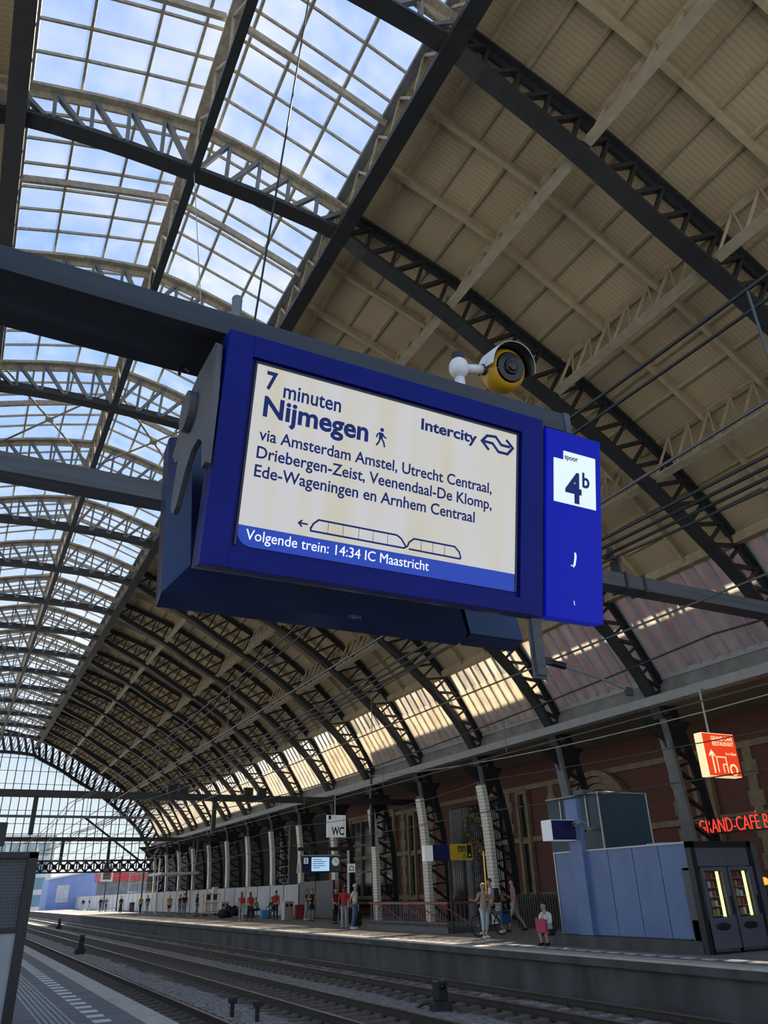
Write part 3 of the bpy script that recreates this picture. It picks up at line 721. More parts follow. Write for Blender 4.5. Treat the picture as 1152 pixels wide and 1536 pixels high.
def dwarf(name, lab, x, y, h, rd):
    t = thing(name, lab, 'signal', (x, y, -.93)); MB().box(-.22, .22, -.16, .16, 0, h * .35).build('base', 'iron', t, bevel=.02)
    MB().box(-.13, .13, -.12, .12, h * .35, h).build('head', 'blackp', t, bevel=.03)
    MB().tube([(0, -.12, h * .8), (0, -.17, h * .8)], .06, 12).build('lens', 'red' if rd else 'lens', t, True)
    MB().tube([(-.2, 0, h * .3), (-.2, .3, h * .25), (-.2, .7, .05)], .025, 6).build('conduit', 'cable', t)
    return t
dwarf('dwarf_signal', 'black dwarf signal on the ballast beside the far track at bottom', 10.35, 17.4, .62, False)
dwarf('dwarf_signal', 'small dark dwarf signal between near and middle tracks, far left', 6.5, 46, .9, False)
dwarf('buffer_lamp', 'small dark track marker with red lens far down the tracks', 10.2, 88, .95, True)
for i, (x, y, l) in enumerate(((6.2, 19.6, 'left of the pair'), (6.45, 18.6, 'right of the pair'))):
    t = thing('track_stub', f'short dark trackside stub post on the ballast, {l} at bottom', 'post', (x, y, -.93), 0, 'trackside stubs'); MB().tube([(0, 0, 0), (0, 0, .34)], .05, 8).build('post', 'iron', t); MB().box(-.09, .09, -.07, .07, .3, .42).build('cap', 'blackp', t, bevel=.02)

# ------------------------------------------------------------------ gantries
B1 = thing('sign_beam', 'dark box beam over the platform carrying the departure display', 'beam', (0, 3.16, 4.1))
b = MB().box(-7, 2.9, -.21, .20, -.065, .07); b.build('box_section', 'beam', B1, bevel=.008)
MB().tube([(.82, 0, .06), (.82, 0, .36), ], .028, 10).build('stub_pipe', 'iron_mid', B1); MB().sphere((.82, 0, .36), .03, 10, 6).build('stub_cap', 'iron_mid', B1, True)
MB().box(2.86, 2.905, -.215, .205, -.07, .075).build('end_plate', 'beam_grey', B1)
B1P = thing('beam_post', 'dark square post carrying the far left end of the display beam', 'post', (-5.5, 3.16, 0)); MB().box(-.2, .2, -.2, .2, 0, 4.03).build('shaft', 'beam', B1P)

B2 = thing('catenary_gantry', 'grey box gantry beam passing behind the display across the tracks', 'gantry', (0, 9.48, 0))
MB().box(-9, 26.4, -.18, .17, 6.31, 6.58).build('box_section', 'beam_grey', B2, bevel=.012)
MB().box(7.72, 7.9, -.07, .07, 4.55, 6.31).box(7.68, 7.94, -.02, .02, 4.5, 6.31).build('drop_post', 'beam_grey', B2)
b = MB()
for x in (9.9, 10.35): b.box(x - .03, x + .03, -.2, .19, 6.28, 6.61)
b.build('clamp_straps', 'iron', B2); b = MB().box(9.3, 9.36, -.1, .1, 6.58, 6.9).box(9.85, 9.91, -.1, .1, 6.58, 6.9).tube([(9.2, 0, 6.88), (10.0, 0, 6.95)], .035, 8)
b.tube([(9.25, -.05, 6.88), (9.25, -.05, 7.1)], .06, 8).tube([(9.75, -.05, 6.88), (9.75, -.05, 7.1)], .06, 8); b.build('wire_saddle', 'iron', B2)
a = thing('registration_arm', 'slim steel arm with ribbed black insulator on the drop post', 'arm', (7.93, 9.46, 4.8))
MB().box(-.02, .1, -.05, .05, -.06, .06).build('clamp', 'blackp', a, bevel=.01)
MB().tube([(.1 + i * .028, 0, -.01 - i * .004) for i in range(12)], [.03 if i % 2 else .062 for i in range(12)], 12).build('insulator', 'blackp', a, True)
MB().tube([(.4, 0, -.06), (.9, 0, -.14), (1.4, 0, -.24), (1.75, 0, -.34)], .022, 8).build('rod', 'iron_mid', a); MB().box(1.66, 1.8, -.03, .03, -.42, -.28).build('wire_clip', 'iron', a)

for y, lab, ps in ((44.0, 'dark gantry beam crossing the tracks, first of the far ones', ((3.15, 4.5), (12.3, 4.5), (22.05, 3.9))), (78.0, 'thinner dark gantry beam farther down the hall', ((3.2, 4.6), (8.4, 4.3), (12.35, 4.2), (20.5, 4.4)))):
    t = thing('catenary_gantry', lab, 'gantry', (0, y, 0)); MB().box(-12, 26.4, -.2, .2, 6.25, 6.58).build('box_section', 'beam', t)
    for x, z in ps: MB().box(x - .11, x + .11, -.1, .1, z, 6.25).build('drop_post', 'beam', t)
    if y == 44:
        MB().box(21.97, 22.13, -.08, .08, 6.58, 8.0).build('mast_top', 'beam', t)
        for x in (9.9, 10.5, 14.2, 15.0): MB().box(x - .25, x + .25, -.15, .15, 6.6, 7.0).build('insulator_rack', 'iron', t)
def wire(lab, pts, r, sag=0.0, m='cable', droppers=None, grp='overhead wires above the tracks', name='overhead_wire'):
    P_ = [V(p) for p in pts]; o_ = []
    for a_, c_ in zip(P_, P_[1:]):
        for i in range(12): t_ = i / 12; q = a_.lerp(c_, t_); q.z -= sag * 4 * t_ * (1 - t_); o_.append(q)
    o_.append(P_[-1]); b_ = MB().tube(o_, r, 6)
    t = thing(name, lab, 'wire', P_[0], 0, grp); b_.v = [tuple(V(v) - P_[0]) for v in b_.v]; b_.build('strand', m, t)
    if droppers:
        d_ = MB()
        for (x, y, z0_, z1_) in droppers: d_.tube([V((x, y, z0_)) - P_[0], V((x, y, z1_)) - P_[0]], .012, 5)
        d_.build('droppers', m, t)
    return t
GY = [-24.5, 9.48, 44, 78, 107]
def cat_line(x, zc, zm, nm, sg=.55):
    wire(f'messenger wire over the {nm} track', [(x, y, zm) for y in GY], .02, sg)
    dr = []
    for a_, c_ in zip(GY, GY[1:]):
        for i in range(1, 5): t_ = i / 5; y = a_ + (c_ - a_) * t_; dr.append((x, y, zc, zm - sg * 4 * t_ * (1 - t_)))
    wire(f'contact wire with droppers over the {nm} track', [(x, y, zc) for y in GY], .016, 0, 'wire', dr)
cat_line(4.75, 4.72, 6.0, 'near', .45); cat_line(8.25, 4.9, 6.15, 'middle', .5); cat_line(12.1, 4.6, 5.75, 'far', .45)
wire('second messenger wire beside the near track wire, with spacer', [(5.05, y, 6.05) for y in GY], .018, .45)
for i in range(3): wire(f"thick black feeder cable resting on the gantry, {['left', 'centre', 'right'][i]} of three", [(9.1 + i * .3, y, 6.98 if k_ != 0 else 7.1) for k_, y in enumerate(GY)], .03, .35, 'cable', None, 'feeder cables on the gantry')
wire('upper pale feeder wire strung before the brick wall', [(16.5, y, 5.0) for y in (-10, 24, 44, 78, 107)], .014, .35, 'wire')
wire('lower pale feeder wire strung before the brick wall', [(16.5, y, 3.95) for y in (-10, 24, 44, 78, 107)], .016, .12, 'wire', [(16.5, y, 3.9, 4.75) for y in (31, 36, 50, 56, 60)])
wire('sagging cable from the mast top towards the red sign', [(22.05, 44, 7.9), (20.5, 8, 6.6)], .02, .6, 'galv')
wire('beaded black cable slanting down from the skylight to the gantry', [(3.48, 8.91, 20.05), (2.48, 9.45, 6.5)], .018, 0, 'cable', None, 'cables hung from the roof', 'hanging_cable')
wire('thin cable dropping from the ridge node to the gantry', [(2.36, 14.6, 18.9), (2.3, 9.45, 6.5)], .010, 0, 'galv', None, 'cables hung from the roof', 'hanging_cable')
t = thing('bead_chain', 'dark knotted chain hanging at the far left edge of the photo', 'chain', (-2.26, 14.2, 9)); b = MB().tube([(0, 0, 0), (0, 0, 9)], .03, 6)
for i in range(18): b.sphere((random.uniform(-.03, .03), 0, i * .5), .075, 8, 5)
b.build('links', 'iron', t)

# ------------------------------------------------------------------ departure display
TILT = math.radians(11.31)
D = thing('departure_display', 'large blue departure display showing Nijmegen Intercity, hung from the beam', 'departure display', (0, 3.16, 3.86))
def module(front):
    """one slanted face of the V-shaped display: local x right, z up the face, y depth behind the face"""
    Fp = bpy.data.objects.new('front_module' if front else 'rear_module', None); COL.objects.link(Fp); Fp.parent = D; Fp.empty_display_size = .1
    if front: Fp.location = (0, 2.7 - 3.16, 0); Fp.rotation_euler = (TILT, 0, 0)
    else: Fp.location = (-.012, 4.0 - 3.16, 0.05); Fp.rotation_euler = (-math.radians(15.2), 0, 0)
    return Fp
Fm, Rm_ = module(True), module(False)
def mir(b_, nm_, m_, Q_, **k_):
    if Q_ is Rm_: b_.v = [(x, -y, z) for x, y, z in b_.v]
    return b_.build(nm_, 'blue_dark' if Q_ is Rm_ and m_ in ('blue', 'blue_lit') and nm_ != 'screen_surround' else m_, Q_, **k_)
for Q in (Fm, Rm_):
    b = MB().box(.680, .7995, .0, .085, -1.095, 0).box(2.32, 2.462, .0, .085, -1.095, 0).box(.7995, 2.32, .0, .085, -.105, 0).box(.7995, 2.32, 0, .085, -1.095, -1.015)
    mir(b, 'bezel', 'blue', Q, bevel=.004)
    b = MB(); o0 = [(.68, -1.095), (2.462, -1.095), (2.462, 0), (.68, 0)]; i0 = [(.79, -.985), (2.36, -.985), (2.36, -.06), (.79, -.06)]
    b.add([(x, .085, z) for x, z in o0] + [(x, .13, z) for x, z in o0] + [(x, .24, z) for x, z in i0], [(0, 1, 5, 4), (1, 2, 6, 5), (2, 3, 7, 6), (3, 0, 4, 7), (4, 5, 9, 8), (5, 6, 10, 9), (6, 7, 11, 10), (7, 4, 8, 11), (8, 9, 10, 11)])
    mir(b, 'housing', 'blue_dark', Q)
    mir(MB().box(.7995, 2.32, .02, .04, -1.015, -.105), 'screen_surround', 'blue', Q)
    b = MB().box(2.485, 2.872, 0, .10, -1.09, -.035); mir(b, 'number_panel', 'blue_lit', Q, bevel=.005)
    mir(MB().box(2.462, 2.485, .02, .09, -1.09, -.02), 'joint', 'blackp', Q)
    mir(MB().box(2.485, 2.872, .10, .13, -1.085, -.04), 'number_panel_back', 'blue_dark', Q)
SCR = MB().box(.828, 2.292, .012, .02, -.897, -.128).build('screen', 'screen', Fm)
b = MB(); b.prism([(.828, -.897), (2.292, -.897), (2.292, -.988), (.888, -.988), (.862, -.980), (.842, -.964), (.83, -.94)], 'y', .012, .02); b.build('next_train_strip', 'sc_blue', Fm)
MB().box(.818, .828, .008, .02, -.99, -.118).box(2.292, 2.302, .008, .02, -.99, -.118).box(.818, 2.302, .008, .02, -.128, -.118).build('screen_edge', 'blackp', Fm)
YS = .0115
tx = lambda s, x, z, w, c, m='ink', bd=.012: text('screen_lettering', s, m, Fm, (x, YS, z), w, c, bd)
tx('7', .878, -.238, .053, .084, bd=.03); tx('minuten', .965, -.262, .293, .0735, bd=.015)
tx('Nijmegen', .879, -.374, .533, .094, bd=.028)
tx('via Amsterdam Amstel, Utrecht Centraal,', .874, -.4935, 1.264, .0555, bd=.014); tx('Driebergen-Zeist, Veenendaal-De Klomp,', .872, -.580, 1.268, .0555, bd=.014); tx('Ede-Wageningen en Arnhem Centraal', .871, -.668, 1.167, .0555, bd=.014)
tx('Intercity', 1.701, -.2375, .337, .0565, bd=.028); tx('Volgende trein: 14:34 IC Maastricht', .867, -.958, .916, .046, 'sc_white', 0.0)
b = MB(); b.ribbon([(2.114, -.255), (2.069, -.214), (2.101, -.177), (2.156, -.171), (2.193, -.209), (2.25, -.209)], .0155, YS - .001, YS)
b.ribbon([(2.224, -.172), (2.268, -.210), (2.233, -.252), (2.175, -.252), (2.137, -.213), (2.082, -.213)], .0155, YS - .001, YS); b.build('railway_arrows_logo', 'ink', Fm)
b = MB(); b.tube([(1.484, YS - .001, -.297), (1.484, YS, -.297)], .0105, 14)
b.ribbon([(1.481, -.312), (1.479, -.346)], .021, YS - .001, YS); b.ribbon([(1.476, -.342), (1.471, -.362), (1.457, -.384)], .009, YS - .001, YS); b.ribbon([(1.484, -.342), (1.497, -.360), (1.503, -.384)], .009, YS - .001, YS)
b.ribbon([(1.476, -.312), (1.460, -.326), (1.456, -.342)], .008, YS - .001, YS); b.ribbon([(1.486, -.314), (1.496, -.329), (1.510, -.336)], .008, YS - .001, YS); b.build('walking_figure_icon', 'ink', Fm)
b = MB()
b.ribbon([(1.145, -.841), (1.101, -.841)], .008, YS - .001, YS); b.ribbon([(1.118, -.826), (1.101, -.841), (1.118, -.857)], .008, YS - .001, YS)
b.ribbon([(1.160, -.858), (1.172, -.833), (1.196, -.811), (1.600, -.811)], .009, YS - .001, YS); b.ribbon([(1.600, -.811), (1.625, -.825), (1.652, -.860)], .009, YS - .001, YS)
b.ribbon([(1.160, -.852), (1.162, -.868), (1.642, -.868), (1.660, -.856)], .009, YS - .001, YS)
b.ribbon([(1.660, -.856), (1.668, -.835), (1.694, -.813), (1.925, -.813), (1.952, -.836), (1.962, -.862), (1.958, -.870), (1.668, -.868)], .009, YS - .001, YS)
for x in (1.245, 1.320, 1.400, 1.475, 1.552, 1.735, 1.800, 1.868): b.box(x - .001, x + .001, YS - .001, YS, -.866, -.813)
b.build('train_length_icon', 'ink', Fm)
MB().prism([(2.535, -.455), (2.830, -.455), (2.830, -.150), (2.603, -.150), (2.603, -.204), (2.535, -.204)], 'y', -.004, 0.001).build('white_number_plate', 'plate', Fm)
tn = lambda s, x, z, w, c, bd: text('track_number_lettering', s, 'ink', Fm, (x, -.0045, z), w, c, bd)
tn('4', 2.612, -.437, .115, .165, .03); tn('b', 2.733, -.337, .052, .083, .025); tn('spoor', 2.609, -.197, .094, .030, .012)
b = MB(); b.prism([(2.676, -.722), (2.686, -.722), (2.690, -.745), (2.682, -.790), (2.670, -.806), (2.664, -.800), (2.672, -.775), (2.676, -.750)], 'y', -.0015, .001); b.prism([(2.652, -.793), (2.659, -.793), (2.660, -.800), (2.652, -.800)], 'y', -.0015, .001)
b.prism([(2.668, -.985), (2.672, -.987), (2.675, -1.01), (2.671, -1.005)], 'y', -.0015, .001); b.build('paint_chip', 'plate', Fm)
# core between the two modules, end brackets
MB().box(.85, 2.6, -.10, .14, -.45, -.06).build('core_box', 'blackp', D)
text('housing_number', '32674', 'grey', D, (1.62, .30, -1.02), .07, .018, .0)
br = MB()
br.prism([(y - 3.16, z - 3.86) for y, z in [(2.80, 3.84), (3.02, 3.86), (3.10, 3.87), (3.27, 3.85), (3.56, 3.64), (3.47, 3.55), (3.40, 3.53), (3.455, 3.32), (3.44, 3.26), (3.38, 3.215), (3.32, 3.235), (3.20, 3.36), (3.10, 3.42), (2.98, 3.42), (2.90, 3.36), (2.86, 3.2), (2.80, 3.2), (2.76, 3.5), (2.76, 3.80)]], 'x', .640, .668)
br.build('end_bracket', 'grey_arm', D, bevel=.006)
MB().tube([(.60, .0, -.19), (.64, .0, -.19)], .105, 24).build('bracket_boss', 'grey_arm', D, bevel=.008)
MB().tube([(.63, .10, .12), (.60, .12, .16), (.57, .10, .13), (.57, .06, .06)], .008, 6).build('cable_loop', 'cable', D)
# underside fittings
MB().box(1.28, 1.36, .0, .12, -.95, -.44).build('hanger_strap', 'iron', D); MB().box(1.9, 1.98, .0, .12, -.95, -.44).build('hanger_strap', 'iron', D)

# ------------------------------------------------------------------ security camera
C_ = thing('security_camera', 'yellow and black security camera with white hood on the display beam', 'camera', (2.21, 3.10, 4.17))
MB().tube([(0, 0, 0), (0, 0, .16)], .032, 14).build('stand_pipe', 'white', C_, True)
b = MB(); b.sphere((0, 0, .24), .062, 18, 12, (1, 1, 1.2)); b.build('knuckle', 'white', C_, True)
MB().tube([(0, 0, .30), (0, 0, .345)], .042, 16).build('knuckle_cap', 'blackp', C_, bevel=.006)
MB().tube([(.03, 0, .245), (.17, -.02, .27)], .030, 14).build('side_arm', 'white', C_, True)
MB().tube([(.16, -.02, .268), (.195, -.023, .275)], .036, 14).build('arm_collar', 'blackp', C_)
cb = V((.315, -.02, .30)); ax = V((-.05, -.86, -.27)).normalized()
X_ = ax.cross(V((0, 0, 1))).normalized(); Y_ = X_.cross(ax)
def orient(b_, c):
    R = Matrix((X_, ax, Y_)).transposed(); b_.v = [tuple(c + R @ V(v) * 1.1) for v in b_.v]; return b_
b = MB(); 
b.tube([(0, -.125, 0), (0, -.11, 0), (0, -.08, 0), (0, -.03, 0), (0, .03, 0), (0, .06, 0), (0, .088, 0)], [.03, .065, .1, .126, .128, .117, .094], 28); orient(b, cb).build('ball_body', 'yellow', C_, True)
b = MB().tube([(0, .086, 0), (0, .100, 0)], [.093, .084], 28); orient(b, cb).build('front_window', 'lens', C_)
b = MB().tube([(0, .098, .0), (0, .115, 0)], [.05, .042], 24); orient(b, cb).build('lens_barrel', 'blackp', C_); b = MB().sphere((0, .114, 0), .034, 16, 10, (1, .4, 1)); orient(b, cb).build('lens', 'lens', C_, True)
for hn, hm, hs in (('hood', 'white', 1.0), ('hood_liner', 'blackp', .975)):
    b = MB()
    for j, (yy, rr) in enumerate(((-.13, .05), (-.10, .098), (-.04, .134), (.05, .139), (.135, .139))):
        for i in range(21): a_ = math.radians(-8 + 196 * i / 20); b.v.append((rr * hs * math.cos(a_), yy, rr * hs * math.sin(a_)))
    for j in range(4):
        for i in range(20): a_ = j * 21 + i; b.f.append((a_, a_ + 1, a_ + 22, a_ + 21))
    n0 = len(b.v); b.v += [(x * .985, y, z * .985) for x, y, z in b.v]; b.f += [tuple(q + n0 for q in reversed(f)) for f in b.f]
    for i in range(20): b.f.append((84 + i, 84 + i + 1, n0 + 85 + i, n0 + 84 + i))
    orient(b, cb).build(hn, hm, C_, True, fix=False)

# ------------------------------------------------------------------ left platform cabinet
K = thing('info_cabinet', 'dark framed information cabinet with wire mesh front at the left edge', 'cabinet', (0, 12.5, 0))
MB().box(-.6, 1.05, .08, .45, .12, 2.1).build('body', 'dgrey', K); MB().box(.92, 1.05, -.02, .5, 0, 2.17).box(-.62, -.5, -.02, .5, 0, 2.17).box(-.6, 1.05, -.02, .5, 2.08, 2.17).build('frame', 'blackp', K, bevel=.01)
MB().box(-.5, .92, .02, .08, .12, 1.18).build('lower_panel', 'grey', K); MB().box(-.5, .92, 0, .06, 1.18, 1.24).build('sill', 'blackp', K)
b = MB()
for i in range(36): x = -.48 + i * .04; b.box(x, x + .005, .0, .005, 1.24, 2.08)
for i in range(21): z = 1.26 + i * .04; b.box(-.5, .92, .0, .005, z, z + .005)
b.build('wire_mesh', 'iron_mid', K)
MB().box(.35, .44, .06, .08, 1.35, 1.62).build('poster', 'white', K)
o = thing('platform_sign', 'dark sign box with yellow corner above the info cabinet', 'sign', (0, 13.4, 2.3)); MB().box(-.6, .63, 0, .25, 0, .32).build('box', 'blackp', o); MB().box(-.5, .52, -.01, 0, .02, .2).build('yellow_face', 'signyel', o); MB().box(-.3, -.22, .1, .18, -2.3, 0).build('post', 'blackp', o)

# ------------------------------------------------------------------ kiosk with vending machines
KX = 16.1
k = thing('kiosk', 'blue panelled kiosk with low plinth on the platform', 'kiosk', (KX, 14.6, 0))
MB().prism([(-.2, 0), (-.2, 5.5), (3.2, 5.5), (3.2, .62), (-.05, .62), (-.05, 0)], 'z', 0, .27).build('plinth', 'concrete', k, bevel=.01)
MB().box(.06, 3.1, .62, 5.3, .27, 2.38).build('core', 'dgrey', k)
ys = [.16, 1.13, 2.06, 3.0, 3.95, 5.28]
for i in range(5): MB().box(0, .06, ys[i] + .012, ys[i + 1] - .012, .29, 2.39).build('wall_panel', 'kiosk', k, bevel=.006)
MB().box(-.03, .05, .02, .15, .27, 2.43).box(-.02, .06, 5.28, 5.33, .27, 2.42).box(-.03, .1, .02, 5.33, 2.39, 2.43).build('edge_trim', 'silver', k)
MB().box(-.14, .02, 3.87, 4.40, .28, 3.82).build('pilaster', 'kiosk', k, bevel=.01)
MB().box(1.3, 3.35, 4.5, 7.0, 2.38, 4.08).build('upper_box', 'kiosk_dk', k, bevel=.05)
b = MB().tube([(1.27, 5.05, 4.05), (1.27, 5.05, 3.1), (1.24, 4.9, 3.02)], .025, 8).tube([(1.27, 6.3, 4.05), (1.27, 6.3, 3.4)], .025, 8).tube([(1.28, 7.0, 4.1), (1.28, 4.48, 4.1), (1.28, 4.48, 2.45)], .03, 8).tube([(1.28, 4.48, 4.1), (3.3, 4.48, 4.1), (3.3, 4.48, 2.45)], .03, 8)
b.build('conduits', 'silver', k); MB().box(1.1, 1.5, 4.9, 5.4, 4.08, 4.22).build('roof_unit', 'dgrey', k); MB().box(.8, 1.3, 1.7, 2.3, 2.38, 2.5).build('roof_tray', 'grey', k)
o = thing('platform_monitor', 'dark blue monitor box hung on the kiosk pilaster', 'monitor', (15.45, 18.6, 2.69)); MB().box(-.40, .48, 0, .45, 0, .55).build('case', 'whitesign', o, bevel=.01); MB().box(-.385, .465, -.02, 0, .015, .535).build('blue_face', 'navy', o); MB().box(-.385, .465, .45, .47, .015, .535).build('blue_face', 'navy', o); MB().box(.48, .52, .1, .3, .1, .45).build('arm', 'iron', o)
for nm, y, z, x, lb in (('cctv_camera', 18.35, 3.12, 15.9, 'small bullet camera beside the blue monitor on the kiosk'), ('cctv_camera', 19.4, 3.02, 17.2, 'small bullet camera on conduit at the upper box of the kiosk')):
    o = thing(nm, lb, 'camera', (x, y, z)); b = MB().tube([(-.3, -.12, -.02), (0, 0, .04)], .06, 10); b.build('body', 'silver', o); MB().tube([(-.31, -.13, -.023), (-.30, -.12, -.02)], .045, 10).build('lens', 'blackp', o); MB().tube([(0, 0, .04), (.15, 0, .04), (.24, .0, .0)], .02, 6).build('bracket', 'silver', o)
VB = thing('vending_bay', 'dark grey surround housing two vending machines at the kiosk end', 'vending surround', (15.95, 14.5, 0))
MB().box(-.05, .1, -.02, .15, 0, 2.42).box(1.98, 2.12, -.02, .15, 0, 2.42).box(-.05, 2.12, -.02, .15, 2.28, 2.42).build('frame', 'blackp', VB); MB().box(.1, 1.98, .02, .1, 1.86, 2.28).build('fascia', 'vend', VB)
for i in range(2):
    o = thing('vending_machine', f"lit glass fronted snack vending machine, {'right' if i else 'left'} one of the kiosk pair", 'vending machine', (16.08 + i * .94, 14.5, 0), 0, 'snack vending machines')
    MB().box(.0, .92, .5, .55, .05, 1.84).box(0, .05, .0, .5, .05, 1.84).box(.87, .92, 0, .5, .05, 1.84).box(0, .92, 0, .5, .05, .70).box(0, .92, 0, .5, 1.78, 1.84).build('case', 'vend', o)
    d = MB().box(.02, .10, -.05, 0, .1, 1.84).box(.72, .90, -.05, 0, .1, 1.84).box(.10, .72, -.05, 0, 1.76, 1.84).box(.10, .72, -.05, 0, .1, .74).build('door', 'vend', o, bevel=.008)
    MB().box(.10, .72, -.025, -.015, .74, 1.76).build('door_glass', 'clear', d); MB().box(.82, .86, -.08, -.05, .8, 1.2).build('handle', 'blackp', d)
    b = MB().sphere((.4, -.05, .56), .26, 20, 8, (1, .06, .32)); b.build('pickup_hatch', 'blackp', d, True)
    MB().box(.05, .87, 0, .5, .02, .05).build('foot', 'blackp', o)
    b = MB()
    for s_ in range(5): b.box(.05, .66, .05, .5, .78 + s_ * .2, .79 + s_ * .2)
    b.build('shelves', 'silver', o)
    MB().box(.60, .66, .02, .06, .76, 1.74).build('light_tube', 'tube', o)
    gn = 0
    for s_ in range(5):
        for c_ in range(4):
            q = MB().box(-.045, .045, -.05, .05, 0, random.uniform(.11, .16)); cl_ = random.choice([('snack_red', (.4, .03, .02)), ('snack_white', (.6, .57, .5)), ('snack_gold', (.45, .28, .05)), ('snack_brown', (.12, .05, .02))])
            g_ = q.build('snack_packet', cloth(*cl_), None, bevel=.012); g_.location = (16.08 + i * .94 + .12 + c_ * .125, 14.65, .79 + s_ * .2)
            tag(g_, f"snack packet in the {'right' if i else 'left'} machine, {ordn(5 - s_)} shelf from top, {ordn(c_ + 1)} from left", 'snack', 'snacks in the vending machines')
# red café sign
o = thing('cafe_sign', 'lit red hanging sign reading Grand Cafe Restaurant', 'sign', (22.03, 18.15, 4.57)); o.scale = (1.286, 1.286, 1.286)
MB().box(-.58, .60, -.12, .12, 0, 1.08).build('light_box', 'signcream', o, bevel=.01)
MB().box(-.57, .59, -.135, -.12, .02, 1.06).build('red_face', 'signred', o); MB().box(-.595, -.58, -.10, .11, .02, 1.06).build('end_face', 'signcream', o)
text('sign_lettering', 'GRAND CAFE', 'signcream', o, (-.28, -.137, .90), .80, .10, .012, None, .004); text('sign_lettering', 'RESTAURANT', 'signcream', o, (-.26, -.137, .765), .78, .10, .012, None, .004)
b = MB().ribbon([(-.36, .08), (-.36, .58)], .05, -.141, -.135).ribbon([(-.46, .50), (-.36, .62), (-.26, .50)], .05, -.141, -.135).ribbon([(-.22, .1), (-.22, .48), (.12, .48), (.12, .1)], .03, -.141, -.135).ribbon([(-.02, .1), (-.02, .3), (.12, .3)], .03, -.141, -.135)
b.ribbon([(.34 + .12 * math.cos(a_), .18 + .12 * math.sin(a_)) for a_ in [i * PI / 8 for i in range(16)]], .05, -.141, -.135, True).build('arrow_and_plan', 'signcream', o)
text('sign_lettering', '1e klas', 'signcream', o, (.16, -.137, .54), .38, .065, .01, None, .004)
MB().tube([(-.15, 0, 1.08), (-.15, 0, 2.26), (.06, 0, 2.26), (.06, 0, 2.32)], .028, 10).build('hanger_pole', 'galv', o)
# neon lettering
RZ = (0, 0, -PI / 2)
o = thing('neon_sign', 'red neon lettering Grand-Café on the wall at right edge', 'neon sign', (24.0, 22.0, 3.06))
text('neon_lettering', 'GRAND-CAFÉ BAR', 'neon', o, (0, -.78, 0), 3.45, .46, -.018, RZ, .03); MB().box(.05, .12, -4.6, -.3, -.05, .02).box(.05, .12, -4.6, -.3, .42, .46).build('mounting_rails', 'iron', o); MB().box(.05, .12, -1.2, -1.12, -3.06, .4).box(.05, .12, -4.2, -4.12, -3.06, .4).build('posts', 'iron', o)
o = thing('globe_lamp', 'glowing orange globe lamp at the right edge below the neon', 'lamp', (22, 17.4, 0)); MB().sphere((0, 0, 1.48), .11, 16, 10).build('globe', 'orange', o, True); MB().tube([(0, 0, 0), (0, 0, 1.38)], .02, 8).build('stem', 'iron', o)
o = thing('globe_lamp', 'second smaller orange lamp above the globe at the right edge', 'lamp', (23.2, 17.9, 0)); MB().sphere((0, 0, 1.98), .10, 16, 10).build('globe', 'orange', o, True); MB().tube([(0, 0, 0), (0, 0, 1.9)], .02, 8).build('stem', 'iron', o)

# ------------------------------------------------------------------ platform furniture
# stair railing
R_ = thing('stair_railing', 'stairwell railing with brown handrail on a grey kerb', 'railing', (17.3, 0, 0))
MB().box(0, 2.6, 28.25, 35.2, 0, .2).box(.1, 2.5, 28.35, 35.1, .2, .21).build('kerb', 'dgrey', R_)
b = MB()
for i in range(36): y = 28.3 + i * .19; b.tube([(.08, y, .2), (.08, y, 1.0)], .012, 5)
for i in range(14):
    x = .08 + i * .19
    for y in (35.0, 28.3): b.tube([(x, y, .2), (x, y, 1.0)], .012, 5)
b.box(.06, .10, 28.3, 35.0, .32, .35).box(.1, 2.5, 28.28, 28.32, .32, .35); b.build('balusters', 'iron_mid', R_)
MB().bar((.08, 28.26, 1.04), (.08, 35.1, 1.04), .08, .08).bar((.08, 28.3, 1.04), (2.6, 28.3, 1.04), .08, .08).bar((.08, 35.06, 1.04), (2.6, 35.06, 1.04), .08, .08).build('handrail', 'handrail', R_)
b = MB()
for y0 in (34.7, 31.3):
    for dx in (.5, 1.6): b.tube([(dx, y0, .96), (dx, y0 - 2.2, .25)], .028, 8)
for y0 in (34.7, 31.3): b.tube([(.5, y0, .96), (.42, y0 + .15, .8), (.5, y0 - .1, .62)], .024, 8)
b.build('stair_handrails', 'red', R_)
# pole with info sign
o = thing('direction_sign', 'yellow and navy direction sign with pictograms on a pole by the railing', 'sign', (17.45, 28.05, 0))
MB().tube([(-.04, 0, 0), (-.04, 0, 3.16)], .05, 10).build('pole', 'iron', o); MB().box(.03, 1.05, -.08, .08, 2.54, 3.13).build('yellow_box', 'signyel', o); MB().box(-.80, -.09, -.08, .08, 2.53, 3.1).build('navy_box', 'navy', o); MB().box(-1.19, -.82, -.1, .1, 2.52, 3.08).build('white_end', 'whitesign', o)
MB().box(.36, .52, -.095, -.08, 2.84, 3.06).box(.56, .72, -.095, -.08, 2.84, 3.06).box(.78, 1.0, -.095, -.08, 2.62, 3.10).build('black_pictogram_tiles', 'blackp', o); MB().box(.57, .72, -.095, -.08, 2.61, 2.80).build('green_tile', 'green', o)
b = MB()
for x in (.44, .64): b.sphere((x, -.096, 2.99), .022, 8, 6).box(x - .025, x + .025, -.1, -.095, 2.86, 2.96)
b.sphere((.89, -.096, 2.72), .05, 8, 6); b.build('pictograms', 'signyel', o); text('sign_lettering', 'Perron 2', 'blackp', o, (.20, -.083, 2.76), .3, .04, 0)
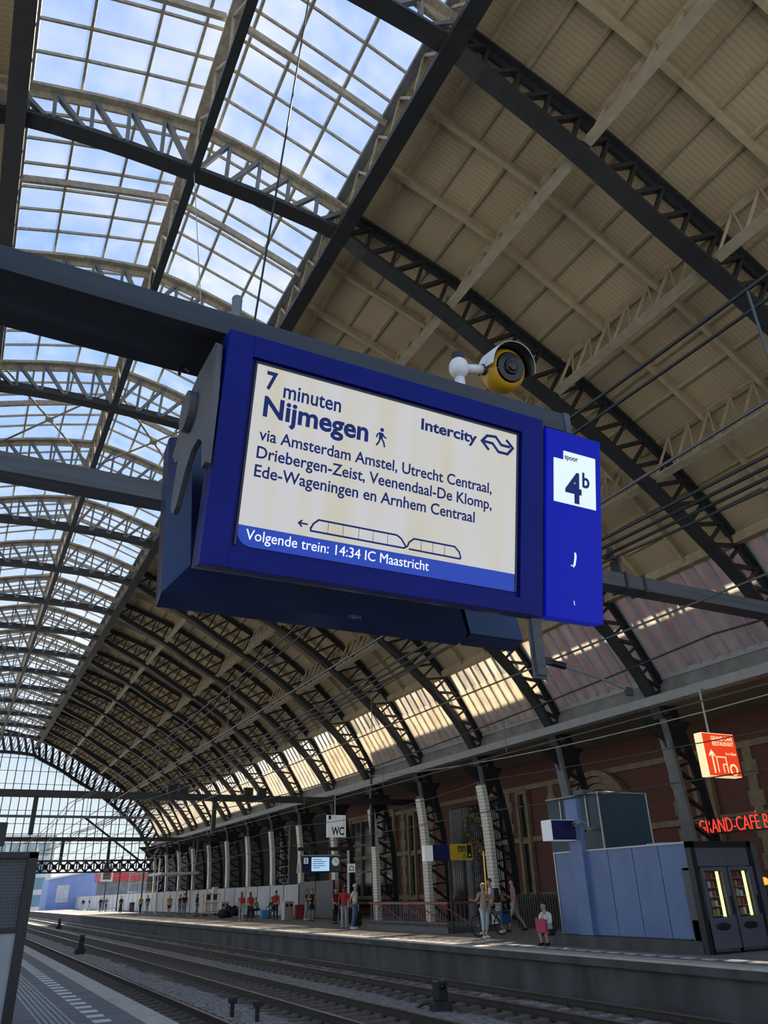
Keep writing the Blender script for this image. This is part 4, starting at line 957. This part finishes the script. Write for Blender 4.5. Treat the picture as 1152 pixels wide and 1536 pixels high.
# small CTA display far off
o = thing('platform_display', 'small blue departure display with clock hanging farther down the platform', 'departure display', (16.2, 41.0, 2.5))
MB().box(.08, 2.3, -.2, .2, 0, .78).build('case', 'navy', o, bevel=.03); MB().box(.62, 1.62, -.23, -.2, .06, .72).build('screen', 'lcd', o); MB().box(1.68, 2.3, -.225, -.2, .02, .76).build('clock_panel', 'dgrey', o)
MB().tube([(1.98, -.25, .5), (1.98, -.22, .5)], .21, 24).build('clock_face', 'whitesign', o); MB().box(1.97, 1.99, -.26, -.25, .5, .64).box(1.98, 2.1, -.26, -.25, .49, .51).build('clock_hands', 'blackp', o); MB().box(.18, .42, -.225, -.2, .42, .7).build('number_plate', 'whitesign', o)
text('track_number', '5', 'navy', o, (.24, -.23, .48), .10, .16, .02)
b = MB()
for i in range(5): b.box(.68, .68 + [.5, .78, .62, .7, .4][i], -.236, -.23, .60 - i * .1, .63 - i * .1)
b.build('screen_text_lines', 'navy', o); MB().box(.05, 2.3, -.22, .22, .78, .84).build('top_rail', 'silver', o)
MB().prism([(-.15, .8), (.15, .8), (.3, 0), (.22, -.02), (.05, .45), (-.05, .45), (-.22, -.02), (-.3, 0)], 'x', -.02, .03).tube([(-.03, 0, .72), (.05, 0, .72)], .16, 16).build('end_bracket', 'silver', o)
f_ = thing('display_gantry', 'dark goal post frame carrying the small platform display', 'frame', (16.2, 41, 0)); MB().box(-.1, 3.1, -.12, .12, 3.55, 3.72).build('crossbar', 'iron', f_); MB().tube([(2.86, 0, 0), (2.86, 0, 3.55)], .08, 10).build('post', 'silver', f_); MB().box(.6, .7, -.05, .05, 3.34, 3.55).box(1.7, 1.8, -.05, .05, 3.34, 3.55).build('hangers', 'iron', f_)
o = thing('shelter_sign', 'small white pictogram sign on the display frame post', 'sign', (18.95, 40.85, 2.47)); MB().box(-.02, .42, -.02, .02, 0, .42).build('panel', 'whitesign', o); MB().box(.06, .16, .02, .09, .15, .25).build('clip', 'iron', o); MB().ribbon([(.08, .1), (.08, .24), (.2, .33), (.32, .24), (.32, .1), (.08, .1)], .04, -.03, -.02).build('pictogram', 'blackp', o)
o = thing('toilet_sign', 'square white WC sign hanging before the brick columns', 'sign', (18.2, 42, 4.28)); MB().box(0, 1.14, -.06, .06, 0, 1.15).build('panel', 'whitesign', o); text('sign_lettering', 'WC', 'blackp', o, (.26, -.063, .12), .76, .40, .03); MB().box(.08, .24, -.065, -.06, .92, 1.12).build('blue_tile', 'navy', o); text('sign_lettering', 'Toilet', 'grey', o, (.32, -.063, 1.0), .26, .06, 0); MB().tube([(.5, 0, 1.15), (.5, 0, 2.2)], .03, 8).tube([(.5, 0, 2.2), (4.2, 0, 3.2)], .04, 8).build('hanger', 'galv', o)
# scaffold tower
o = thing('scaffold_tower', 'narrow ladder scaffold tower behind the hoarding', 'scaffold', (24, 63, 0)); b = MB()
for x, y in ((0, 0), (0, 1.9), (.8, 0), (.8, 1.9)): b.tube([(x, y, 0), (x, y, 6.6)], .05, 6)
for i in range(11): z = .5 + i * .6; b.tube([(0, 0, z), (0, 1.9, z)], .035, 6)
for i in (3, 6, 9): z = .5 + i * .6; b.tube([(0, 0, z), (0, .95, z + .55)], .04, 6); b.tube([(0, 1.9, z), (0, .95, z + .55)], .04, 6)
b.tube([(0, 2, 3.4), (-.2, 4.6, .3)], .04, 6); b.build('tubes', 'galv', o)
def bin_(x, y, lab, m='silver', h=1.05):
    o = thing('litter_bin', lab, 'bin', (x, y, 0), 0, 'litter bins'); MB().box(-.32, .32, -.28, .28, 0, h).build('body', m, o, bevel=.03); MB().box(-.24, -.05, -.29, -.27, h - .28, h - .1).box(.06, .24, -.29, -.27, h - .28, h - .1).build('openings', 'blackp', o); MB().box(-.32, .32, -.28, .28, h, h + .03).build('lid', 'silver', o)
bin_(20.14, 52.9, 'grey steel litter bin beside the couple before the dark hoarding'); bin_(19.9, 66.4, 'grey steel litter bin left of the black bags'); bin_(21.4, 112, 'dark litter bin far along the hoarding', 'dgrey', 1.1)
o = thing('bench', 'long bench with seated travellers before the grey hoarding', 'bench', (21.3, 0, 0)); MB().box(-.25, .25, 55.8, 63.5, .42, .48).build('seat', 'silver', o)
for y in (56.2, 59.6, 63.2): MB().box(-.05, .05, y - .05, y + .05, 0, .42).build('leg', 'iron', o)
o = thing('luggage_trolley', 'yellow framed service trolley by the hoarding', 'trolley', (20.6, 72.6, 0)); b = MB()
for x in (-.6, .6):
    for y in (-.4, .4): b.tube([(x, y, .15), (x, y, 1.7)], .035, 6)
for z in (.3, 1.0, 1.68): b.tube([(-.6, -.4, z), (.6, -.4, z)], .035, 6).tube([(-.6, .4, z), (.6, .4, z)], .035, 6).tube([(-.6, -.4, z), (-.6, .4, z)], .035, 6).tube([(.6, -.4, z), (.6, .4, z)], .035, 6)
b.build('frame', 'signyel', o); MB().box(-.58, .58, -.38, .38, .3, .34).build('deck', 'wood', o); b = MB()
for x in (-.5, .5):
    for y in (-.36, .36): b.tube([(x, y - .03, .1), (x, y + .03, .1)], .1, 10)
b.build('wheels', 'blackp', o)
for x, y, lab in ((20.25, 72.5, 'white machine cabinet standing on the trolley side left'), (20.9, 72.75, 'taller pale machine cabinet behind the trolley')):
    o = thing('equipment_cabinet', lab, 'cabinet', (x, y, .34)); MB().box(-.22, .22, -.2, .2, 0, 1.9 if x > 20.5 else 1.5).build('body', 'white', o, bevel=.02); MB().box(-.16, .16, -.21, -.2, .9, 1.3).build('panel', 'blackp', o)
for i, (x, y, h, lab) in enumerate(((21.9, 137, 8.5, 'slim dark platform pole far left with a brown sign'), (21.6, 124, 7, 'slim dark platform pole behind the far pair'), (21.9, 109, 8, 'slim dark platform pole by the yellow top traveller'), (22.0, 87, 4.2, 'slim dark platform pole by the lone dark traveller'))):
    o = thing('platform_pole', lab, 'pole', (x, y, 0), 0, 'slim platform poles'); MB().tube([(0, 0, 0), (0, 0, h)], .09, 8).build('shaft', 'iron', o)
    if i == 0: MB().box(-.9, .9, -.1, -.04, 4.0, 6.4).build('sign_frame', 'white', o); MB().box(-.6, .6, -.12, -.1, 4.3, 6.1).build('sign_face', 'wood', o)
o = thing('shelter_roof', 'small flat canopy on posts above the far platform', 'shelter', (20, 88, 0)); MB().box(-1.2, 2.6, -3, 3, 3.6, 3.8).build('roof', 'white', o); MB().tube([(-.8, 0, 0), (-.8, 0, 5.2)], .08, 8).build('post', 'white', o)
def case(x, y, m, lab, s=1.0):
    o = thing('suitcase', lab, 'suitcase', (x, y, 0)); MB().box(-.22 * s, .22 * s, -.13 * s, .13 * s, .06, .68 * s).build('shell', m, o, bevel=.04); MB().tube([(-.1, 0, .66 * s), (-.1, 0, .98 * s), (.1, 0, .98 * s), (.1, 0, .66 * s)], .012, 6).build('handle', 'silver', o)
    for sx in (-.15, .15): MB().tube([(sx - .02, 0, .04), (sx + .02, 0, .04)], .04, 10).build('wheel', 'blackp', o)
case(20.5, 51.7, cloth('case_red', (.25, .02, .03)), 'dark red wheeled suitcase by the couple at the dark hoarding', 1.3); case(19.0, 40.5, 'blackp', 'black suitcase behind the man in the red sweater', 1.2); case(17.9, 37.6, 'blackp', 'black suitcase standing between the red sweater and white shirt men')
b = MB()
for i in range(9): b.sphere((random.uniform(-.7, .7), random.uniform(-.3, .3), .25 + random.uniform(0, .5) * (1 - abs(i - 4) / 5)), random.uniform(.25, .36), 10, 7)
o = b.build('luggage_heap', cloth('black_bag', (.015, .015, .018)), None, True); o.location = (19.6, 63.6, 0); tag(o, 'slumped black luggage bag beside the grey bin and bench', 'bag')
# bicycle
BK = thing('bicycle', 'black city bicycle held behind the white haired woman', 'bicycle', (17.55, 25.75, 0), math.radians(8))
for x in (-.56, .56):
    t_ = MB().tube([(x + .34 * math.cos(a_), 0, .35 + .34 * math.sin(a_)) for a_ in [i * PI / 14 for i in range(29)]], .022, 8); w_ = t_.build('wheel', 'blackp', BK, True); b = MB()
    for i in range(14): a_ = i * PI / 7; b.tube([(x, 0, .35), (x + .33 * math.cos(a_), 0, .35 + .33 * math.sin(a_))], .003, 4)
    b.tube([(x, -.04, .35), (x, .04, .35)], .03, 8); b.build('spokes', 'silver', w_)
b = MB()
for p_ in ([(-.56, 0, .35), (-.40, 0, .9)], [(-.42, 0, .82), (-.02, 0, .32)], [(-.40, 0, .88), (.12, 0, .52)], [(-.02, 0, .32), (.18, 0, .86)], [(-.02, 0, .32), (.56, 0, .35)], [(.14, 0, .72), (.56, 0, .35)], [(-.40, 0, .9), (-.37, 0, 1.02)]): b.tube(p_, .02, 7)
b.build('frame', 'blackp', BK); MB().tube([(-.30, -.28, 1.02), (-.37, -.1, 1.06), (-.37, .1, 1.06), (-.30, .28, 1.02)], .014, 7).build('handlebar', 'silver', BK); MB().sphere((.2, 0, .9), .13, 12, 8, (1, .6, .35)).build('saddle', 'blackp', BK, True); MB().box(.3, .75, -.07, .07, .72, .75).tube([(.56, 0, .35), (.7, 0, .72)], .012, 6).build('carrier', 'blackp', BK)
o = thing('pannier_bag', 'bright blue pannier bag hanging on the bicycle carrier', 'bag', (18.05, 25.62, .38)); MB().box(-.2, .2, -.22, -.06, 0, .42).build('bag', cloth('pannier_blue', (.02, .08, .25)), o, bevel=.04); MB().box(-.14, .14, -.23, -.2, .3, .38).build('flap', 'blackp', o)

# ------------------------------------------------------------------ people
SK = []   # skin jobs: (object, final name, material, smooth)
def skin_obj(name, m, parent, nodes, edges, sub=1):
    names = list(nodes); ix = {n_: i for i, n_ in enumerate(names)}
    me = bpy.data.meshes.new(name); me.from_pydata([nodes[n_][:3] for n_ in names], [(ix[a_], ix[b_]) for a_, b_ in edges], [])
    o = bpy.data.objects.new(name, me); COL.objects.link(o)
    md = o.modifiers.new('s', 'SKIN'); md.use_smooth_shade = True
    for i, n_ in enumerate(names):
        r = nodes[n_][3]; r = r if isinstance(r, tuple) else (r, r)
        me.skin_vertices[0].data[i].radius = r; me.skin_vertices[0].data[i].use_root = (i == 0)
    if sub: o.modifiers.new('u', 'SUBSURF').levels = sub
    o.modifiers['u'].render_levels = sub
    if parent is not None: o.parent = parent
    SK.append((o, m)); return o
def person(lab, x, y, face, pose='stand', h=1.72, top=None, sleeves='short', legs=None, leglen='long', hair='hair_dk', hairlen=.0, skin='skin', shoes='blackp', skirt=False, cap=None, group=None, rarm=None, larm=None, seat=.45, fem=False, seed=0, eyes=False):
    """figure facing -Y turned by `face` degrees; joints in metres for a 1.72 m person"""
    rnd = random.Random(seed + int(x * 100) + int(y * 10)); s = h / 1.72
    t = thing('person', lab, 'person', (x, y, 0), math.radians(face), group); t.scale = (s, s, s)
    sw = .165 if fem else .185; hz = .93; hip = .085
    J = {}
    if pose == 'sit':
        hz = seat + .09
        for sd, e in (('L', 1), ('R', -1)):
            J['hip' + sd] = (hip * e, 0, hz - .01); J['knee' + sd] = (hip * 1.25 * e, -.42, seat + .06); J['ank' + sd] = (hip * 1.25 * e, -.40 + rnd.uniform(-.06, .06), .08)
        lean = -.16
    else:
        lean = -.01
        st = {'walk': .30, 'stand': .03, 'step': .16}[pose]
        for sd, e in (('L', 1), ('R', -1)):
            f_ = st * (e if pose != 'stand' else (1 if rnd.random() < .5 else -1))
            J['hip' + sd] = (hip * e, 0, hz - .04); J['knee' + sd] = (hip * 1.05 * e, -f_ * .55 - .03, .50); J['ank' + sd] = (hip * 1.1 * e, -f_ + (.08 if f_ < 0 else 0), .085 + (.03 if pose == 'walk' and e < 0 else 0))
    zc = hz
    pel = (0, 0, zc, (.135, .10)); wai = (0, lean * .35, zc + .17, (.12 if fem else .135, .09)); che = (0, lean * .8, zc + .37, (.15 if fem else .17, .105)); nb = (0, lean, zc + .51, (.075, .06))
    nk = (0, lean * 1.1 - .01, zc + .57, .052); hd0 = (0, lean * 1.3 - .025, zc + .645, (.068, .072)); hd1 = (0, lean * 1.35 - .02, zc + .735, (.074, .088)); hd2 = (0, lean * 1.35 - .01, zc + .79, (.055, .065))
    nodes = dict(pel=pel, wai=wai, che=che, nb=nb, nk=nk, hd0=hd0, hd1=hd1, hd2=hd2)
    edges = [('pel', 'wai'), ('wai', 'che'), ('che', 'nb'), ('nb', 'nk'), ('nk', 'hd0'), ('hd0', 'hd1'), ('hd1', 'hd2')]
    nodes['nose'] = (0, hd1[1] - .105, hd1[2] - .035, .012); edges.append(('hd1', 'nose'))
    for sd, e in (('L', 1), ('R', -1)): nodes['ear' + sd] = (.085 * e, hd1[1] + .01, hd1[2] - .03, (.018, .010)); edges.append(('hd1', 'ear' + sd))
    for sd, e in (('L', 1), ('R', -1)):
        nodes['sh' + sd] = (sw * e, lean * .95, zc + .475, .058)
        cfg = larm if sd == 'L' else rarm
        if cfg is None: cfg = 'sit' if pose == 'sit' else 'down'
        S_ = V(nodes['sh' + sd][:3])
        if cfg == 'down': el = S_ + V((.05 * e, .03, -.28)); wr = el + V((.015 * e, -.07, -.24))
        elif cfg == 'swing': el = S_ + V((.05 * e, .12, -.25)); wr = el + V((.0, .02, -.24))
        elif cfg == 'out': el = S_ + V((.16 * e, -.04, -.22)); wr = el + V((.20 * e, -.10, .04))
        elif cfg == 'bag': el = S_ + V((.10 * e, .04, -.26)); wr = el + V((-.04 * e, -.20, .02))
        elif cfg == 'front': el = S_ + V((.07 * e, -.02, -.27)); wr = el + V((-.11 * e, -.21, .06))
        elif cfg == 'back': el = S_ + V((.10 * e, .10, -.26)); wr = el + V((-.16 * e, .06, -.16))
        elif cfg == 'phone': el = S_ + V((.06 * e, -.10, -.25)); wr = el + V((-.10 * e, -.20, .10))
        else: el = S_ + V((.05 * e, -.08, -.26)); wr = el + V((-.05 * e, -.22, -.03))
        d_ = (wr - el).normalized(); nodes['el' + sd] = (*el, .040); nodes['wr' + sd] = (*wr, .027)
        pm = wr + d_ * .06; nodes['pm' + sd] = (*pm, (.034, .020)); edges += [('nb', 'sh' + sd), ('sh' + sd, 'el' + sd), ('el' + sd, 'wr' + sd), ('wr' + sd, 'pm' + sd)]
        side = d_.cross(V((1, 0, 0)))
        side = side.normalized() if side.length > .2 else V((0, 1, 0)); curl = d_.cross(side) * -e
        for i, ln in enumerate((.062, .075, .070, .055)):
            q0 = pm + side * (i - 1.5) * .019 + d_ * .030; q1 = q0 + d_ * ln * .55 + curl * .012; q2 = q1 + (d_ * .7 + curl * .7) * ln * .5
            nodes[f'f{i}a' + sd] = (*q0, .009); nodes[f'f{i}b' + sd] = (*q1, .0085); nodes[f'f{i}c' + sd] = (*q2, .007); edges += [('pm' + sd, f'f{i}a' + sd), (f'f{i}a' + sd, f'f{i}b' + sd), (f'f{i}b' + sd, f'f{i}c' + sd)]
        th = wr + d_ * .03 - side * .032; t2 = th + (d_ * .8 - side * .5) * .045; nodes['ta' + sd] = (*th, .011); nodes['tb' + sd] = (*t2, .009); edges += [('wr' + sd, 'ta' + sd), ('ta' + sd, 'tb' + sd)]
        kx, ky, kz = J['knee' + sd]; ax_, ay, az = J['ank' + sd]
        nodes['hip' + sd] = (*J['hip' + sd], .088); nodes['mt' + sd] = (*(V(J['hip' + sd]).lerp(V(J['knee' + sd]), .5)), .074); nodes['knee' + sd] = (kx, ky, kz, .054)
        cf = V(J['knee' + sd]).lerp(V(J['ank' + sd]), .35) + V((0, .02, 0)); nodes['calf' + sd] = (*cf, .052); nodes['ank' + sd] = (ax_, ay, az, .036); nodes['toe' + sd] = (ax_ * 1.1, ay - .15, .035, (.036, .028))
        edges += [('pel', 'hip' + sd), ('hip' + sd, 'mt' + sd), ('mt' + sd, 'knee' + sd), ('knee' + sd, 'calf' + sd), ('calf' + sd, 'ank' + sd), ('ank' + sd, 'toe' + sd)]
    skin_obj('body', skin, t, nodes, edges)
    g = lambda n_, k_: (*nodes[n_][:3], tuple(q * k_ for q in nodes[n_][3]) if isinstance(nodes[n_][3], tuple) else nodes[n_][3] * k_)
    if top:
        tn_ = dict(hem=(0, nodes['pel'][1], zc - .03, (.150, .118)), wai=g('wai', 1.13), che=g('che', 1.09), nb=g('nb', 1.2)); te = [('hem', 'wai'), ('wai', 'che'), ('che', 'nb')]
        for sd in 'LR':
            tn_['sh' + sd] = g('sh' + sd, 1.22); te.append(('nb', 'sh' + sd)); S_, E_, W_ = V(nodes['sh' + sd][:3]), V(nodes['el' + sd][:3]), V(nodes['wr' + sd][:3])
            if sleeves == 'long': tn_['el' + sd] = (*E_, .052); tn_['wr' + sd] = (*E_.lerp(W_, .92), .038); te += [('sh' + sd, 'el' + sd), ('el' + sd, 'wr' + sd)]
            elif sleeves == 'short': tn_['el' + sd] = (*S_.lerp(E_, .62), .060); te += [('sh' + sd, 'el' + sd)]
        skin_obj('top', top, t, tn_, te)
    if legs:
        ln_ = dict(pel=(0, nodes['pel'][1], zc + .05, (.140, .108))); le = []
        for sd in 'LR':
            ln_['hip' + sd] = g('hip' + sd, 1.12); ln_['mt' + sd] = g('mt' + sd, 1.14); le += [('pel', 'hip' + sd), ('hip' + sd, 'mt' + sd)]
            if leglen == 'shorts':
                q = V(nodes['mt' + sd][:3]).lerp(V(nodes['knee' + sd][:3]), .65); ln_['kn' + sd] = (*q, .078); le.append(('mt' + sd, 'kn' + sd))
            else:
                ln_['knee' + sd] = g('knee' + sd, 1.28); ln_['calf' + sd] = g('calf' + sd, 1.2); q = V(nodes['calf' + sd][:3]).lerp(V(nodes['ank' + sd][:3]), .45 if leglen == 'capri' else .93); ln_['an' + sd] = (*q, .058)
                le += [('mt' + sd, 'knee' + sd), ('knee' + sd, 'calf' + sd), ('calf' + sd, 'an' + sd)]
        if not skirt: skin_obj('trousers' if leglen != 'shorts' else 'shorts', legs, t, ln_, le)
        else:
            b_ = MB(); b_.tube([(0, 0, zc + .10), (0, 0, zc - .05), (0, 0, zc - .25), (0, 0, skirt)], [.125, .155, .175, .21 if skirt > .3 else .24], 18); b_.v = [(x_, y_ * .8, z_) for x_, y_, z_ in b_.v]; b_.build('skirt', legs, t, True)
    for sd in 'LR':
        ax_, ay, az = nodes['ank' + sd][:3]; b_ = MB().tube([(ax_, ay + .075, az - .035), (ax_, ay + .03, az - .03), (ax_ * 1.05, ay - .07, az - .045), (ax_ * 1.1, ay - .15, az - .052), (ax_ * 1.12, ay - .19, az - .06)], [.030, .048, .050, .045, .022], 10); b_.v = [(p_[0], p_[1], max(0.0, p_[2])) for p_ in b_.v]; b_.build('shoe', shoes, t, True)
    hc = V((0, hd1[1] + .012, hd1[2] + .012)); b_ = MB()
    nv, nu = 9, 18
    for j in range(nv + 1):
        th_ = PI * .56 * j / nv
        for i in range(nu):
            a_ = 2 * PI * i / nu; rr = 1.0; fz = math.sin(a_) < -.25 and j > nv * .55
            r_x, r_y, r_z = .090, .106, .100
            thv = min(th_, PI * .34) if fz else th_
            b_.v.append((hc.x + r_x * math.sin(thv) * math.cos(a_), hc.y + r_y * math.sin(thv) * math.sin(a_), hc.z + r_z * math.cos(thv)))
    for j in range(nv):
        for i in range(nu): a_, c_ = j * nu + i, j * nu + (i + 1) % nu; b_.f.append((a_, a_ + nu, c_ + nu, c_))
    if hairlen: b_.tube([(hc.x, hc.y + .06, hc.z + .02), (hc.x, hc.y + .075, hc.z - hairlen * .5), (hc.x, hc.y + .07, hc.z - hairlen)], [.075, .072, .035], 12)
    b_.build('hair', hair if not cap else cap, t, True)
    if eyes:
        for e in (-1, 1): MB().sphere((.03 * e, hd1[1] - .082, hd1[2] - .015), .010, 8, 6).build('eye', 'blackp', t, True)
        MB().sphere((0, hd1[1] - .085, hd1[2] - .075), .02, 8, 6, (1, .3, .3)).build('mouth', 'red', t, True)
    return t, nodes
cl = cloth
JEAN = cl('denim', (.10, .17, .30)); LJEAN = cl('light_denim', (.32, .42, .52)); BLK = cl('black', (.012, .012, .015)); WHT = cl('white', (.72, .72, .70)); RED = cl('red', (.50, .03, .03)); KHAKI = cl('khaki', (.28, .24, .17)); GREYC = cl('grey', (.42, .43, .42)); PINK = cl('dusty_pink', (.42, .20, .22)); YEL = cl('mustard', (.42, .25, .03)); NAVY = cl('navy', (.02, .025, .06)); BR = cl('brown', (.12, .07, .05)); PRINT = cl('printed', (.42, .30, .22))
person('white haired woman in patterned blouse and pale capri trousers by the bicycle', 16.5, 24.5, -8, 'stand', 1.64, PRINT, 'short', cl('pale_aqua', (.50, .60, .64)), 'capri', 'hair_wh', 0, 'skin', 'white', rarm='out', larm='bag', fem=True, eyes=True)
t1, n1 = person('man in white t-shirt with black backpack wheeling the bicycle', 18.1, 26.35, -125, 'walk', 1.8, WHT, 'short', KHAKI, 'shorts', 'hair_br', 0, 'skin', 'white', rarm='front', larm='front', eyes=True)
person('walking man in dusty pink shirt and grey shorts behind the backpack', 19.6, 27.0, -118, 'walk', 1.78, PINK, 'short', GREYC, 'shorts', 'hair_dk', 0, 'skin', 'blackp', rarm='swing', larm='down', eyes=True)
person('young woman in white blouse sitting on the kiosk plinth with phone', 15.93, 20.3, -72, 'sit', 1.62, WHT, 'long', NAVY, 'shorts', 'hair_dk', .12, 'skin', 'blackp', rarm='phone', larm='phone', seat=.27, fem=True, eyes=True)
person('man in red sweater and light grey trousers by the display post', 17.5, 38.2, 155, 'stand', 1.76, RED, 'long', GREYC, 'long', 'hair_dk', 0, 'skin_dk', 'white', larm='front', rarm='down', eyes=True)
person('man in white cap, white t-shirt and jeans, looking aside', 16.9, 35.7, 40, 'stand', 1.82, WHT, 'short', JEAN, 'long', 'hair_dk', 0, 'skin', 'white', cap='white', rarm='back', larm='back', eyes=True)
person('woman in dark red top behind the man in the red sweater', 19.1, 42.8, 20, 'stand', 1.72, cl('maroon', (.18, .02, .03)), 'short', BLK, 'long', 'hair_br', .2, 'skin', 'blackp', fem=True, eyes=True)
person('woman in brown top and jeans holding the red suitcase', 20.9, 51.4, 30, 'stand', 1.72, BR, 'short', LJEAN, 'long', 'hair_br', .16, 'skin', 'white', rarm='front', fem=True)
person('woman in short black dress beside the red suitcase', 20.0, 48.4, -10, 'stand', 1.74, BLK, 'none', BLK, 'shorts', 'hair_br', .1, 'skin', 'blackp', skirt=.62, rarm='front', larm='front', fem=True)
person('standing woman in bright red top with black trousers near the bin', 20.2, 55.3, 150, 'stand', 1.72, RED, 'long', BLK, 'long', 'hair_br', .1, 'skin', 'blackp', fem=True)
person('left of two girls with red shoulder bags, in light jeans', 17.6, 54.8, 170, 'step', 1.68, PINK, 'short', LJEAN, 'long', 'hair_br', .25, 'skin', 'white', fem=True)
person('right of two girls with red shoulder bags, in dark trousers', 18.2, 54.8, 175, 'step', 1.66, PINK, 'short', NAVY, 'long', 'hair_br', .25, 'skin', 'blackp', fem=True)
person('seated traveller in green top on the bench', 21.15, 61.8, -80, 'sit', 1.7, cl('green', (.05, .14, .05)), 'short', BLK, 'long', 'hair_dk', 0, 'skin')
person('seated traveller in dark clothes at the bench end behind the girls', 21.15, 63.0, -70, 'sit', 1.7, BR, 'short', BLK, 'long', 'hair_br', .1, 'skin')
person('seated traveller in black jacket beside a light blue bag', 21.1, 58.2, -60, 'sit', 1.72, BLK, 'long', JEAN, 'long', 'hair_dk', 0, 'skin')
person('dark haired woman in black top walking along the hoarding', 19.3, 72.4, 100, 'step', 1.72, BLK, 'long', JEAN, 'long', 'hair_dk', .3, 'skin', fem=True)
person('person in black top and wide blue jeans before the hoarding', 18.1, 72.0, 165, 'stand', 1.78, BLK, 'short', JEAN, 'long', 'hair_dk', 0, 'skin')
person('woman in brown top behind the wide jeans person', 19.8, 80.4, 20, 'stand', 1.7, BR, 'short', KHAKI, 'long', 'hair_dk', .2, 'skin', fem=True)
person('white hatted person in mustard top with black shorts', 18.6, 79.5, 160, 'step', 1.72, YEL, 'short', BLK, 'shorts', 'hair_wh', 0, 'skin', cap='white')
person('traveller in mustard jacket far along the platform', 20.0, 99.5, 150, 'step', 1.74, YEL, 'long', BLK, 'long', 'hair_dk', 0, 'skin')
person('companion in brown beside the mustard jacket traveller', 21.4, 102.5, 170, 'stand', 1.78, BR, 'long', KHAKI, 'long', 'hair_dk', 0, 'skin')
person('tall figure in long black dress near the dark bin', 19.7, 110, 10, 'stand', 1.8, BLK, 'long', BLK, 'long', 'hair_dk', .2, 'skin', skirt=.12, fem=True)
person('far figure in dark suit, left of the leaning pair', 19.2, 122.5, 10, 'stand', 1.78, NAVY, 'long', NAVY, 'long', 'hair_dk', 0, 'skin')
person('far figure in grey coat with hand on hip, right of the leaning pair', 19.75, 121.3, -20, 'stand', 1.8, cl('slate', (.12, .13, .17)), 'long', NAVY, 'long', 'hair_dk', 0, 'skin', larm='bag')
person('farthest figure at left in black top and pale trousers', 20.0, 145, 10, 'stand', 1.75, BLK, 'long', GREYC, 'long', 'hair_dk', 0, 'skin')
person('second farthest figure at left walking in dark top', 20.6, 142.5, 60, 'step', 1.7, BLK, 'short', LJEAN, 'long', 'hair_dk', 0, 'skin')
# convert the skin skeletons to plain meshes in one pass
bpy.context.view_layer.update(); dg = bpy.context.evaluated_depsgraph_get(); new = [bpy.data.meshes.new_from_object(o.evaluated_get(dg)) for o, m in SK]
for (o, m), me in zip(SK, new):
    o.modifiers.clear(); o.data = me; me.materials.clear(); me.materials.append(M[m] if isinstance(m, str) else m)
    for p_ in me.polygons: p_.use_smooth = True
# carried things
o = thing('backpack', 'black backpack on the back of the man in the white t-shirt', 'backpack', (18.1, 26.35, 1.02), math.radians(-125)); MB().box(-.17, .17, .11, .31, .0, .50).build('bag', BLK, o, bevel=.06); MB().box(-.13, .13, .29, .36, .04, .26).build('front_pocket', BLK, o, bevel=.03)
b = MB()
for e in (-1, 1): b.tube([(.11 * e, .12, .46), (.12 * e, .02, .53), (.12 * e, -.13, .40), (.13 * e, -.08, .15), (.13 * e, .12, .06)], .018, 6)
b.build('straps', BLK, o)
o = thing('handbag', 'pink handbag held on the knees of the sitting young woman', 'handbag', (15.52, 20.14, .33), math.radians(-72)); MB().box(-.17, .17, -.06, .06, 0, .34).build('bag', cl('bag_pink', (.50, .07, .12)), o, bevel=.03); MB().tube([(-.09, 0, .33), (-.07, 0, .46), (.07, 0, .46), (.09, 0, .33)], .012, 6).build('handle', cl('bag_pink', (.50, .07, .12)), o)
for x, lab in ((17.6, 'left'), (18.2, 'right')):
    o = thing('shoulder_bag', f'red bag on the back of the {lab} girl with a shoulder bag', 'bag', (x, 54.62, 1.05)); MB().box(-.17, .17, -.16, .0, 0, .3).build('bag', RED, o, bevel=.05); MB().tube([(-.1, -.04, .28), (-.1, .05, .42), (.1, .05, .42), (.1, -.04, .28)], .014, 6).build('strap', RED, o)
o = thing('carrier_bag', 'light blue bag on the ground before the seated traveller', 'bag', (20.5, 58.4, 0)); MB().box(-.3, .3, -.2, .2, 0, .55).build('bag', cl('bag_blue', (.10, .35, .55)), o, bevel=.06); MB().tube([(-.12, 0, .53), (-.1, 0, .68), (.1, 0, .68), (.12, 0, .53)], .014, 6).build('handles', cl('bag_blue', (.10, .35, .55)), o)
for x, y, lab in ((11.6, 18.6, 'small scrap of purple litter beside the far track'), (14.9, 18.4, 'crumpled white litter on the platform edge by the kiosk')):
    b = MB().sphere((0, 0, .03), .06, 7, 5, (1.3, 1, .5)); o = b.build('litter', cl('litter_purple', (.25, .2, .5)) if x < 13 else 'white'); o.location = (x, y, 0.0 if x > 13 else -.9); tag(o, lab, 'litter')
